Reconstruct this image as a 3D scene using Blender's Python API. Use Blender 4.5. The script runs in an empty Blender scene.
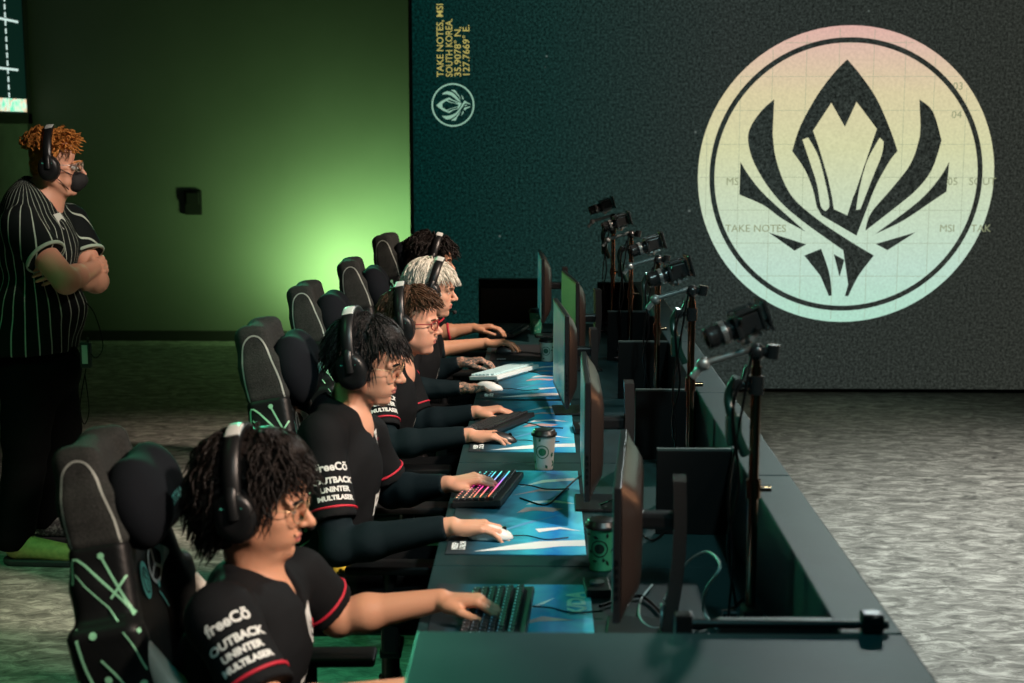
import bpy, bmesh, math, random
import numpy as np
from mathutils import Vector, Matrix, Euler
from mathutils.bvhtree import BVHTree
random.seed(7)
C = bpy.context.scene.collection
F = 1422.0
TH = math.atan(213.0 / F)
YAW = math.atan(30.0 / F)
CAM_H = 1.83
CAMM = (Matrix.Translation((0, 0, CAM_H)) @ Matrix.Rotation(YAW, 4, 'Z') @ Matrix.Rotation(math.pi / 2 - TH, 4, 'X'))

def P(u, v, z):
    """world point at a measured direction and distance from the eye"""
    return CAMM @ Vector(((u - 512) / F * z, -(v - 341.5) / F * z, -z))

# ---------------------------------------------------------------- materials
MATS = {}
def mat(name, col, rough=0.6, metal=0.0, spec=0.5, noise=None, bump=None, sss=0.0, sheen=0.0, emit=None, coat=0.0, estr=1.0):
    if name in MATS: return MATS[name]
    m = bpy.data.materials.new(name); m.use_nodes = True
    nt = m.node_tree; b = nt.nodes['Principled BSDF']
    b.inputs['Base Color'].default_value = (*col, 1)
    b.inputs['Roughness'].default_value = rough
    b.inputs['Metallic'].default_value = metal
    b.inputs['Specular IOR Level'].default_value = spec
    b.inputs['Coat Weight'].default_value = coat
    if sss:
        b.inputs['Subsurface Weight'].default_value = sss
        b.inputs['Subsurface Radius'].default_value = (0.012, 0.005, 0.003)
        b.inputs['Subsurface Scale'].default_value = 0.8
    if sheen:
        b.inputs['Sheen Weight'].default_value = sheen
    if emit:
        b.inputs['Emission Color'].default_value = (*emit, 1)
        b.inputs['Emission Strength'].default_value = estr
    tc = nt.nodes.new('ShaderNodeTexCoord')
    if noise:
        scale, col2, lo, hi = noise
        n = nt.nodes.new('ShaderNodeTexNoise'); n.inputs['Scale'].default_value = scale; n.inputs['Detail'].default_value = 5
        r = nt.nodes.new('ShaderNodeMapRange'); r.inputs[1].default_value = lo; r.inputs[2].default_value = hi
        x = nt.nodes.new('ShaderNodeMix'); x.data_type = 'RGBA'
        x.inputs[6].default_value = (*col, 1); x.inputs[7].default_value = (*col2, 1)
        nt.links.new(tc.outputs['Object'], n.inputs['Vector']); nt.links.new(n.outputs[0], r.inputs[0])
        nt.links.new(r.outputs[0], x.inputs[0]); nt.links.new(x.outputs[2], b.inputs['Base Color'])
    if bump:
        scale, strength = bump
        n = nt.nodes.new('ShaderNodeTexNoise'); n.inputs['Scale'].default_value = scale; n.inputs['Detail'].default_value = 3
        bp = nt.nodes.new('ShaderNodeBump'); bp.inputs['Strength'].default_value = strength; bp.inputs['Distance'].default_value = 0.01
        nt.links.new(tc.outputs['Object'], n.inputs['Vector']); nt.links.new(n.outputs[0], bp.inputs['Height'])
        nt.links.new(bp.outputs[0], b.inputs['Normal'])
    MATS[name] = m
    return m

# ---------------------------------------------------------------- tagging
def tag(o, label=None, cat=None, group=None, kind=None):
    if label: o['label'] = label
    if cat: o['category'] = cat
    if group: o['group'] = group
    if kind: o['kind'] = kind
    return o
def empty(name, loc=(0, 0, 0), rz=0.0, label=None, cat=None, group=None):
    o = bpy.data.objects.new(name, None); C.objects.link(o)
    o.location = loc; o.rotation_euler = (0, 0, rz); o.empty_display_size = 0.05
    return tag(o, label, cat, group)
def link(name, me, parent=None, world=False):
    o = bpy.data.objects.new(name, me); C.objects.link(o)
    if parent is not None:
        o.parent = parent
        if world:   # mesh is given in world coordinates
            o.matrix_parent_inverse = world_matrix(parent).inverted()
    return o
def world_matrix(o):
    m = Matrix.LocRotScale(o.location, o.rotation_euler, o.scale)
    return (world_matrix(o.parent) @ o.matrix_parent_inverse @ m) if o.parent else m
def copy_tree(o, parent=None):
    c = o.copy(); C.objects.link(c)
    if parent is not None: c.parent = parent; c.matrix_parent_inverse = o.matrix_parent_inverse.copy()
    for ch in [x for x in bpy.data.objects if x.parent == o]:
        copy_tree(ch, c)
    return c

# ---------------------------------------------------------------- mesh builder
class MB:
    def __init__(s): s.v = []; s.f = []; s.mi = []; s.sm = []; s.mats = []
    def _m(s, m):
        if m is None: return 0
        if m not in s.mats: s.mats.append(m)
        return s.mats.index(m)
    def add(s, vs, fs, m=None, M=None, smooth=False):
        b = len(s.v); k = s._m(m)
        for p in vs:
            p = Vector(p); s.v.append(tuple(M @ p if M else p))
        for f in fs: s.f.append(tuple(i + b for i in f)); s.mi.append(k); s.sm.append(smooth)
    def from_bm(s, bm, m=None, M=None, smooth=False):
        bm.verts.index_update()
        s.add([v.co.copy() for v in bm.verts], [[v.index for v in f.verts] for f in bm.faces], m, M, smooth); bm.free()
    def box(s, lo, hi, m=None, bev=0.0, M=None, seg=2):
        bm = bmesh.new(); bmesh.ops.create_cube(bm, size=1)
        lo, hi = Vector(lo), Vector(hi)
        for v in bm.verts: v.co = Vector([lo[i] + (v.co[i] + .5) * (hi[i] - lo[i]) for i in range(3)])
        if bev: bmesh.ops.bevel(bm, geom=list(bm.edges), offset=bev, segments=seg, profile=0.6, affect='EDGES')
        s.from_bm(bm, m, M, smooth=False)
    def cyl(s, a, b, r0, r1=None, m=None, n=16, M=None, caps=True):
        r1 = r0 if r1 is None else r1
        s.tube([a, b], [r0, r1], m, n, M, caps)
    def tube(s, path, rad, m=None, n=10, M=None, caps=True, squash=None, up=None):
        path = [Vector(p) for p in path]; k = len(path)
        if not hasattr(rad, '__len__'): rad = [rad] * k
        vs = []; prev = None
        for i, p in enumerate(path):
            t = (path[min(i + 1, k - 1)] - path[max(i - 1, 0)]).normalized()
            if prev is None:
                ref = Vector(up) if up else (Vector((0, 0, 1)) if abs(t.z) < 0.9 else Vector((1, 0, 0)))
            else: ref = prev
            x = (ref - t * ref.dot(t));
            if x.length < 1e-6: x = t.orthogonal()
            x.normalize(); y = t.cross(x); prev = x
            sq = squash or (1, 1)
            for j in range(n):
                a = 2 * math.pi * j / n
                vs.append(p + (x * math.cos(a) * sq[0] + y * math.sin(a) * sq[1]) * rad[i])
        fs = []
        for i in range(k - 1):
            for j in range(n):
                fs.append((i * n + j, i * n + (j + 1) % n, (i + 1) * n + (j + 1) % n, (i + 1) * n + j))
        s.add(vs, fs, m, M, True)
        if caps:
            s.add(vs[:n][::-1], [tuple(range(n))], m, M); s.add(vs[-n:], [tuple(range(n))], m, M)
    def lathe(s, prof, m=None, n=24, M=None):
        vs = []; fs = []
        for r, z in prof:
            for j in range(n): a = 2 * math.pi * j / n; vs.append((r * math.cos(a), r * math.sin(a), z))
        for i in range(len(prof) - 1):
            for j in range(n): fs.append((i * n + j, i * n + (j + 1) % n, (i + 1) * n + (j + 1) % n, (i + 1) * n + j))
        s.add(vs, fs, m, M, True)
    def ball(s, c, r, m=None, M=None, n=14, sc=(1, 1, 1)):
        bm = bmesh.new(); bmesh.ops.create_uvsphere(bm, u_segments=n, v_segments=max(6, n * 2 // 3), radius=1)
        rr = r if hasattr(r, '__len__') else (r, r, r)
        for v in bm.verts: v.co = Vector((c[0] + v.co.x * rr[0] * sc[0], c[1] + v.co.y * rr[1] * sc[1], c[2] + v.co.z * rr[2] * sc[2]))
        s.from_bm(bm, m, M, True)
    def prism(s, poly, z0, z1, m=None, M=None, bev=0.0):
        """outline in xy, extruded z0..z1"""
        bm = bmesh.new()
        vs = [bm.verts.new((x, y, z0)) for x, y in poly]
        f = bm.faces.new(vs); r = bmesh.ops.extrude_face_region(bm, geom=[f])
        for e in r['geom']:
            if isinstance(e, bmesh.types.BMVert): e.co.z = z1
        bmesh.ops.recalc_face_normals(bm, faces=bm.faces)
        if bev: bmesh.ops.bevel(bm, geom=list(bm.edges), offset=bev, segments=2, affect='EDGES')
        s.from_bm(bm, m, M)
    def torus(s, c, R, r, axis='Z', m=None, M=None, n=32, k=8, sc=(1, 1)):
        vs = []; fs = []
        for i in range(n):
            a = 2 * math.pi * i / n
            for j in range(k):
                b = 2 * math.pi * j / k; q = R + r * math.cos(b)
                x, y, z = q * math.cos(a) * sc[0], q * math.sin(a) * sc[1], r * math.sin(b)
                p = {'Z': (x, y, z), 'Y': (x, z, y), 'X': (z, x, y)}[axis]
                vs.append((p[0] + c[0], p[1] + c[1], p[2] + c[2]))
        for i in range(n):
            for j in range(k):
                fs.append((i * k + j, ((i + 1) % n) * k + j, ((i + 1) % n) * k + (j + 1) % k, i * k + (j + 1) % k))
        s.add(vs, fs, m, M, True)
    def build(s, name, m=None, parent=None, world=False, smooth=None):
        me = bpy.data.meshes.new(name); me.from_pydata(s.v, [], s.f)
        if s.mats:
            for x in s.mats: me.materials.append(x)
            me.polygons.foreach_set('material_index', s.mi)
        elif m: me.materials.append(m)
        me.polygons.foreach_set('use_smooth', s.sm if smooth is None else [smooth] * len(s.f))
        me.update()
        return link(name, me, parent, world)

def bez(p0, p1, p2, p3, n=10):
    p0, p1, p2, p3 = map(Vector, (p0, p1, p2, p3)); out = []
    for i in range(n + 1):
        t = i / n; out.append(p0 * (1 - t) ** 3 + 3 * p1 * t * (1 - t) ** 2 + 3 * p2 * t * t * (1 - t) + p3 * t ** 3)
    return out
def catmull(pts, n=6):
    pts = [Vector(p) for p in pts]; q = [pts[0] * 2 - pts[1]] + pts + [pts[-1] * 2 - pts[-2]]; out = []
    for i in range(1, len(q) - 2):
        for k in range(n):
            t = k / n; a, b, c, d = q[i - 1], q[i], q[i + 1], q[i + 2]
            out.append(0.5 * ((2 * b) + (c - a) * t + (2 * a - 5 * b + 4 * c - d) * t * t + (3 * b - a - 3 * c + d) * t ** 3))
    out.append(pts[-1]); return out

# ---------------------------------------------------------------- sculpting by distance fields + surface nets
class Sculpt:
    """collects soft shapes; polygonises them into ONE continuous surface"""
    def __init__(s, vox=0.004): s.ops = []; s.vox = vox
    def cap(s, a, b, ra, rb=None, k=0.01, sub=False, M=None, clip=(), sq=None):
        a, b = Vector(a), Vector(b)
        if M: a, b = M @ a, M @ b
        rb = ra if rb is None else rb; R = max(ra, rb)
        lo = [min(a[i], b[i]) - R for i in range(3)]; hi = [max(a[i], b[i]) + R for i in range(3)]
        s.ops.append(('cap', lo, hi, k, sub, (np.array(a, 'f4'), np.array(b, 'f4'), ra, rb, sq), clip))
    def ell(s, c, r, k=0.01, sub=False, M=None, rot=(0, 0, 0), clip=()):
        L = Matrix.Translation(c) @ Euler([math.radians(x) for x in rot]).to_matrix().to_4x4()
        if M: L = M @ L
        c = L.translation; R3 = L.to_3x3()
        ext = [math.sqrt(sum((R3[i][j] * r[j]) ** 2 for j in range(3))) for i in range(3)]
        s.ops.append(('ell', [c[i] - ext[i] for i in range(3)], [c[i] + ext[i] for i in range(3)], k, sub,
                      (np.array(c, 'f4'), np.array(R3.transposed(), 'f4'), np.array(r, 'f4')), clip))
    def box(s, c, h, rad=0.01, k=0.01, sub=False, M=None, rot=(0, 0, 0), clip=()):
        L = Matrix.Translation(c) @ Euler([math.radians(x) for x in rot]).to_matrix().to_4x4()
        if M: L = M @ L
        c = L.translation; R3 = L.to_3x3()
        ext = [sum(abs(R3[i][j]) * h[j] for j in range(3)) for i in range(3)]
        s.ops.append(('box', [c[i] - ext[i] for i in range(3)], [c[i] + ext[i] for i in range(3)], k, sub,
                      (np.array(c, 'f4'), np.array(R3.transposed(), 'f4'), np.array(h, 'f4'), rad), clip))
    def mesh(s, name, m, disp=None, parent=None, world=True, matfn=None, mats=None):
        vox = s.vox
        add = [o for o in s.ops if not o[4]]
        lo = np.min([o[1] for o in add], axis=0) - 4 * vox; hi = np.max([o[2] for o in add], axis=0) + 4 * vox
        n = np.ceil((hi - lo) / vox).astype(int) + 1
        D = np.full(n, 0.05, 'f4')
        ax = [(lo[i] + np.arange(n[i]) * vox).astype('f4') for i in range(3)]
        for kind, plo, phi, k, sub, par, clip in s.ops:
            pad = k + 3 * vox
            i0 = [max(0, int((plo[i] - pad - lo[i]) / vox)) for i in range(3)]
            i1 = [min(n[i], int((phi[i] + pad - lo[i]) / vox) + 2) for i in range(3)]
            if any(i1[i] <= i0[i] for i in range(3)): continue
            X = ax[0][i0[0]:i1[0]][:, None, None]; Y = ax[1][i0[1]:i1[1]][None, :, None]; Z = ax[2][i0[2]:i1[2]][None, None, :]
            if kind == 'cap':
                a, b, ra, rb, sq = par; ab = b - a; L2 = max(float(ab @ ab), 1e-9)
                dx, dy, dz = X - a[0], Y - a[1], Z - a[2]
                t = np.clip((dx * ab[0] + dy * ab[1] + dz * ab[2]) / L2, 0, 1)
                d = np.sqrt((dx - t * ab[0]) ** 2 + (dy - t * ab[1]) ** 2 + (dz - t * ab[2]) ** 2) - (ra + (rb - ra) * t)
            else:
                c, R, r = par[0], par[1], par[2]
                dx, dy, dz = X - c[0], Y - c[1], Z - c[2]
                q = [R[i, 0] * dx + R[i, 1] * dy + R[i, 2] * dz for i in range(3)]
                if kind == 'ell':
                    k0 = np.sqrt((q[0] / r[0]) ** 2 + (q[1] / r[1]) ** 2 + (q[2] / r[2]) ** 2)
                    k1 = np.sqrt((q[0] / r[0] ** 2) ** 2 + (q[1] / r[1] ** 2) ** 2 + (q[2] / r[2] ** 2) ** 2) + 1e-9
                    d = k0 * (k0 - 1) / k1
                else:
                    rad = par[3]; q = [np.abs(q[i]) - (r[i] - rad) for i in range(3)]
                    d = np.sqrt(np.maximum(q[0], 0) ** 2 + np.maximum(q[1], 0) ** 2 + np.maximum(q[2], 0) ** 2) \
                        + np.minimum(np.maximum(q[0], np.maximum(q[1], q[2])), 0) - rad
            for (cp, cn) in clip:   # keep the side the normal points away from
                d = np.maximum(d, (X - cp[0]) * cn[0] + (Y - cp[1]) * cn[1] + (Z - cp[2]) * cn[2])
            S = (slice(i0[0], i1[0]), slice(i0[1], i1[1]), slice(i0[2], i1[2]))
            A = D[S]
            if sub:
                d = -d; h = np.maximum(k - np.abs(A - d), 0) / k
                D[S] = np.maximum(A, d) + h * h * k * 0.25
            else:
                h = np.maximum(k - np.abs(A - d), 0) / k
                D[S] = np.minimum(A, d) - h * h * k * 0.25
        if disp is not None:
            # only near the surface
            idx = np.nonzero(np.abs(D) < 0.02)
            pts = np.stack([ax[i][idx[i]] for i in range(3)], 1)
            D[idx] += disp(pts).astype('f4')
        V, Q = nets(D, lo, vox)
        me = bpy.data.meshes.new(name)
        me.vertices.add(len(V)); me.vertices.foreach_set('co', V.astype('f4').ravel())
        me.loops.add(len(Q) * 4); me.loops.foreach_set('vertex_index', Q.astype('i4').ravel())
        me.polygons.add(len(Q)); me.polygons.foreach_set('loop_start', np.arange(0, len(Q) * 4, 4, dtype='i4'))
        me.polygons.foreach_set('use_smooth', np.ones(len(Q), bool))
        for x in (mats or [m]): me.materials.append(x)
        if matfn is not None:
            cen = V[Q].mean(axis=1); me.polygons.foreach_set('material_index', matfn(cen).astype('i4'))
        me.update(calc_edges=True)
        o = link(name, me, parent, world)
        o['bvh'] = 0; del o['bvh']
        s.V, s.Q = V, Q
        return o
    def bvh(s):
        return BVHTree.FromPolygons([tuple(map(float, p)) for p in s.V], [tuple(map(int, q)) for q in s.Q])

def nets(D, lo, vox):
    ins = D < 0
    nx, ny, nz = D.shape
    c = np.zeros((nx - 1, ny - 1, nz - 1), 'u1')
    for i in (0, 1):
        for j in (0, 1):
            for k in (0, 1):
                c += ins[i:nx - 1 + i, j:ny - 1 + j, k:nz - 1 + k]
    act = (c > 0) & (c < 8)
    I, J, K = np.nonzero(act)
    num = len(I); acc = np.zeros((num, 3)); cnt = np.zeros(num)
    for a in range(3):
        for o1 in (0, 1):
            for o2 in (0, 1):
                o = [0, 0, 0]; rest = [x for x in range(3) if x != a]; o[rest[0]] = o1; o[rest[1]] = o2
                d0 = D[I + o[0], J + o[1], K + o[2]]; p = list(o); p[a] = 1
                d1 = D[I + p[0], J + p[1], K + p[2]]
                cr = (d0 < 0) != (d1 < 0)
                t = np.where(cr, d0 / np.where(cr, d0 - d1, 1), 0)
                pos = np.zeros((num, 3)); pos[:, 0] = o[0]; pos[:, 1] = o[1]; pos[:, 2] = o[2]; pos[:, a] = t
                acc += pos * cr[:, None]; cnt += cr
    V = (np.stack([I, J, K], 1) + acc / np.maximum(cnt, 1)[:, None]) * vox + lo
    ids = np.full(c.shape, -1, 'i4'); ids[I, J, K] = np.arange(num)
    quads = []
    for a in range(3):
        b1, b2 = [(1, 2), (2, 0), (0, 1)][a]
        s0 = [slice(1, -1)] * 3; s1 = [slice(1, -1)] * 3
        s0[a] = slice(0, -1); s1[a] = slice(1, None)
        A0, A1 = ins[tuple(s0)], ins[tuple(s1)]
        ch = np.nonzero(A0 != A1)
        e = [ch[0].copy(), ch[1].copy(), ch[2].copy()]
        for x in range(3):
            if x != a: e[x] += 1
        flip = A0[ch]
        def idat(d1, d2):
            q = [e[0].copy(), e[1].copy(), e[2].copy()]; q[b1] -= d1; q[b2] -= d2
            return ids[q[0], q[1], q[2]]
        q = np.stack([idat(1, 1), idat(0, 1), idat(0, 0), idat(1, 0)], 1)
        q[~flip] = q[~flip][:, ::-1]
        quads.append(q)
    Q = np.concatenate(quads); Q = Q[(Q >= 0).all(axis=1)]
    return V, Q

# ---------------------------------------------------------------- flat prints laid on a surface
def text_mesh(s, size=1.0, offset=0.0, align='LEFT', shear=0.0):
    cu = bpy.data.curves.new('t', 'FONT'); cu.body = s; cu.size = size; cu.offset = offset; cu.align_x = align
    cu.shear = shear; cu.resolution_u = 3
    ob = bpy.data.objects.new('t', cu); C.objects.link(ob)
    bpy.context.view_layer.update()
    me = bpy.data.meshes.new_from_object(ob)
    vs = [v.co.copy() for v in me.vertices]; fs = [tuple(p.vertices) for p in me.polygons]
    bpy.data.objects.remove(ob); bpy.data.curves.remove(cu); bpy.data.meshes.remove(me)
    return vs, fs
def strip(pts, w):
    pts = [Vector((p[0], p[1], 0)) for p in pts]; vs = []; fs = []
    for i, p in enumerate(pts):
        t = (pts[min(i + 1, len(pts) - 1)] - pts[max(i - 1, 0)]).normalized(); n = Vector((-t.y, t.x, 0)) * w / 2
        vs += [p + n, p - n]
    for i in range(len(pts) - 1): fs.append((2 * i, 2 * i + 1, 2 * i + 3, 2 * i + 2))
    return vs, fs
def ring(cx, cy, rx, ry, w, n=32, a0=0, a1=360):
    return strip([(cx + rx * math.cos(math.radians(a0 + (a1 - a0) * i / n)), cy + ry * math.sin(math.radians(a0 + (a1 - a0) * i / n))) for i in range(n + 1)], w)
def disc(cx, cy, rx, ry, n=24):
    return [(cx, cy, 0)] + [(cx + rx * math.cos(2 * math.pi * i / n), cy + ry * math.sin(2 * math.pi * i / n), 0) for i in range(n)], \
        [(0, i + 1, (i + 1) % n + 1) for i in range(n)]
def project(mb, shape, M, bvh, m, off=0.0015, depth=0.3):
    """shape in xy, M: frame whose -Z looks at the surface"""
    vs, fs = shape; out = []; ok = []
    dn = (M.to_3x3() @ Vector((0, 0, -1))).normalized()
    for p in vs:
        w = M @ Vector(p); h = bvh.ray_cast(w, dn, depth)
        if h[0] is None: out.append(w); ok.append(False)
        else: out.append(h[0] - dn * off); ok.append(True)
    mb.add(out, [f for f in fs if all(ok[i] for i in f)], m)
def frame(origin, right, up):
    r = Vector(right).normalized(); u = Vector(up); u = (u - r * u.dot(r)).normalized(); n = r.cross(u)
    return Matrix(((r.x, u.x, n.x, origin[0]), (r.y, u.y, n.y, origin[1]), (r.z, u.z, n.z, origin[2]), (0, 0, 0, 1)))
# ================================================================ the setting
def structure(o): o['kind'] = 'structure'; return o
def node_mat(name):
    m = bpy.data.materials.new(name); m.use_nodes = True; nt = m.node_tree
    return m, nt, nt.nodes['Principled BSDF']
def N(nt, t, **kw):
    n = nt.nodes.new(t)
    for k, v in kw.items():
        if k.startswith('i_'): n.inputs[k[2:].replace('_', ' ')].default_value = v
        elif k[0] == 'n' and k[1:].isdigit(): n.inputs[int(k[1:])].default_value = v
        else: setattr(n, k, v)
    return n
def ramp(nt, stops, interp='LINEAR'):
    r = nt.nodes.new('ShaderNodeValToRGB'); e = r.color_ramp.elements; r.color_ramp.interpolation = interp
    while len(e) > 1: e.remove(e[-1])
    e[0].position = stops[0][0]; e[0].color = (*stops[0][1], 1)
    for p, c in stops[1:]:
        x = e.new(p); x.color = (*c, 1)
    return r

# floor: mottled grey sheet with streaks running across
fm, nt, b = node_mat('mottled_floor')
tc = N(nt, 'ShaderNodeTexCoord'); mp = N(nt, 'ShaderNodeMapping'); mp.inputs['Scale'].default_value = (4.4, 8.5, 1)
n1 = N(nt, 'ShaderNodeTexNoise', i_Scale=2.0, i_Detail=8.0, i_Roughness=0.72, i_Distortion=0.8)
r1 = ramp(nt, [(0.36, (0.10, 0.105, 0.095)), (0.5, (0.25, 0.255, 0.23)), (0.64, (0.52, 0.53, 0.48))])
nt.links.new(tc.outputs['Object'], mp.inputs[0]); nt.links.new(mp.outputs[0], n1.inputs['Vector']); nt.links.new(n1.outputs[0], r1.inputs[0])
nt.links.new(r1.outputs[0], b.inputs['Base Color']); b.inputs['Roughness'].default_value = 0.62
b.inputs['Specular IOR Level'].default_value = 0.35
bp = N(nt, 'ShaderNodeBump', i_Strength=0.25, i_Distance=0.01); nt.links.new(n1.outputs[0], bp.inputs['Height']); nt.links.new(bp.outputs[0], b.inputs['Normal'])
WALL_Y = 9.88; BACK_Y = 12.2; LEFT_X = -4.4
mb = MB(); mb.box((-4.6, -1.0, -0.1), (7.0, 12.4, 0.0)); structure(mb.build('floor', fm))

m_wall = mat('matte_black_green_wall', (0.11, 0.12, 0.105), rough=0.8, spec=0.1, noise=(1.2, (0.125, 0.135, 0.12), 0.35, 0.65), bump=(60, 0.05))
mb = MB(); mb.box((-4.6, BACK_Y, 0), (7.0, BACK_Y + 0.2, 5.0)); structure(mb.build('wall_back', m_wall))
m_lwall = mat('dark_side_wall', (0.10, 0.11, 0.105), rough=0.8, noise=(5, (0.07, 0.08, 0.075), 0.3, 0.7))
mb = MB(); mb.box((LEFT_X - 0.2, -1.0, 0), (LEFT_X, BACK_Y, 5.0)); structure(mb.build('wall_left', m_lwall))
m_skirt = mat('black_skirting', (0.02, 0.02, 0.02), rough=0.5)
mb = MB(); mb.box((LEFT_X, BACK_Y - 0.02, 0), (-0.9, BACK_Y, 0.09), bev=0.004); structure(mb.build('baseboard_back', m_skirt))
mb = MB(); mb.box((LEFT_X - 0.2, -1.0, 4.9), (7.0, BACK_Y + 0.2, 5.0)); structure(mb.build('ceiling', mat('black_ceiling', (0.02, 0.02, 0.02), rough=0.9)))

# ---- LED wall (a free standing display)
LX0 = P(413, 200, 9.8).x
led = empty('display_wall', (LX0, WALL_Y, 0), label='huge dark grey display wall showing a round pastel emblem, behind the desks', cat='display screen')
lm, nt, b = node_mat('display_wall_picture')
tc = N(nt, 'ShaderNodeTexCoord')
g = N(nt, 'ShaderNodeTexNoise', i_Scale=58.0, i_Detail=4.0, i_Roughness=0.85)
g2 = N(nt, 'ShaderNodeTexNoise', i_Scale=1.3, i_Detail=3.0)
vo = N(nt, 'ShaderNodeTexVoronoi', i_Scale=3.6); vr = N(nt, 'ShaderNodeMapRange', n1=0.042, n2=0.016, n3=0.0, n4=1.0)
sep = N(nt, 'ShaderNodeSeparateXYZ')
rg = ramp(nt, [(0.34, (0.0, 0.0, 0.0)), (0.5, (0.33, 0.33, 0.33)), (0.72, (1, 1, 1))])
rx = ramp(nt, [(0.0, (0.0008, 0.0130, 0.0110)), (0.22, (0.005, 0.019, 0.0165)), (0.5, (0.017, 0.023, 0.0205)), (1.0, (0.020, 0.0225, 0.0185))])
mr = N(nt, 'ShaderNodeMapRange', n1=0.0, n2=4.3)
mu = N(nt, 'ShaderNodeMix', data_type='RGBA', blend_type='MULTIPLY'); mu.inputs[0].default_value = 1.0
m3 = N(nt, 'ShaderNodeMix', data_type='RGBA', blend_type='MIX'); m3.inputs[7].default_value = (0.35, 0.42, 0.38, 1)
mm = N(nt, 'ShaderNodeMath', operation='MULTIPLY')
L = nt.links.new
L(tc.outputs['Object'], g.inputs['Vector']); L(tc.outputs['Object'], g2.inputs['Vector']); L(tc.outputs['Object'], vo.inputs['Vector']); L(tc.outputs['Object'], sep.inputs[0])
L(g.outputs[0], rg.inputs[0]); L(sep.outputs[0], mr.inputs[0]); L(mr.outputs[0], rx.inputs[0])
mix = N(nt, 'ShaderNodeMix', data_type='RGBA'); mix.inputs[6].default_value = (0.12, 0.12, 0.12, 1); mix.inputs[7].default_value = (4.6, 4.6, 4.6, 1)
L(rg.outputs[0], mix.inputs[0]); L(mix.outputs[2], mu.inputs[6]); L(rx.outputs[0], mu.inputs[7])
L(vo.outputs['Distance'], vr.inputs[0]); L(vr.outputs[0], mm.inputs[0]); L(g2.outputs[0], mm.inputs[1])
L(mm.outputs[0], m3.inputs[0]); L(mu.outputs[2], m3.inputs[6])
L(m3.outputs[2], b.inputs['Emission Color']); b.inputs['Emission Strength'].default_value = 0.80
b.inputs['Base Color'].default_value = (0.004, 0.0045, 0.0045, 1); b.inputs['Roughness'].default_value = 0.9; b.inputs['Specular IOR Level'].default_value = 0.04
mb = MB(); mb.box((0, 0, 0.022), (7.4, 0.12, 5.0)); mb.build('screen_panel', lm, led)
mb = MB(); mb.box((-0.02, -0.008, 0.0), (7.42, 0.14, 0.022), bev=0.003); mb.box((-0.025, -0.004, 0.045), (0.0, 0.14, 5.0)); mb.build('screen_frame', mat('black_frame', (0.012, 0.012, 0.012), rough=0.5), led)

def LW(u, v, off=0.0):
    """point on the display face in its own coordinates, from a measured direction"""
    o = Vector((0, 0, CAM_H)); d = (P(u, v, 1.0) - o); t = (WALL_Y - o.y) / d.y; p = o + d * t
    return (p.x - LX0, p.z)
def wall_shape(mb, polys, depth, m=None):
    for poly in polys:
        vs = [(x, -depth, z) for x, z in poly]
        bm = bmesh.new(); bv = [bm.verts.new(v) for v in vs]; f = bm.faces.new(bv)
        bmesh.ops.triangulate(bm, faces=[f]); mb.from_bm(bm, m)
# emblem gradient: the picture on the display runs pink - yellow - mint
em, nt, b = node_mat('emblem_picture')
tc = N(nt, 'ShaderNodeTexCoord'); sep = N(nt, 'ShaderNodeSeparateXYZ'); cz0 = LW(845, 324)[1]; cz1 = LW(845, 26)[1]
mr = N(nt, 'ShaderNodeMapRange', n1=cz0, n2=cz1)
cr = ramp(nt, [(0.0, (0.46, 0.78, 0.62)), (0.2, (0.55, 0.76, 0.63)), (0.42, (0.62, 0.73, 0.52)), (0.60, (0.70, 0.71, 0.42)), (0.78, (0.75, 0.66, 0.40)), (0.93, (0.78, 0.54, 0.43)), (1.0, (0.78, 0.47, 0.41))])
bk = N(nt, 'ShaderNodeTexNoise', i_Scale=60.0, i_Detail=3.0); br = N(nt, 'ShaderNodeMapRange', n1=0.3, n2=0.7, n3=0.9, n4=1.06)
mu = N(nt, 'ShaderNodeMix', data_type='RGBA', blend_type='MULTIPLY'); mu.inputs[0].default_value = 1.0
L = nt.links.new
L(tc.outputs['Object'], sep.inputs[0]); L(sep.outputs[2], mr.inputs[0]); L(mr.outputs[0], cr.inputs[0]); L(tc.outputs['Object'], bk.inputs['Vector'])
L(bk.outputs[0], br.inputs[0]); L(cr.outputs[0], mu.inputs[6]); L(br.outputs[0], mu.inputs[7]); L(mu.outputs[2], b.inputs['Emission Color'])
b.inputs['Emission Strength'].default_value = 0.94; b.inputs['Base Color'].default_value = (0.02, 0.02, 0.02, 1); b.inputs['Roughness'].default_value = 0.9

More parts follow.
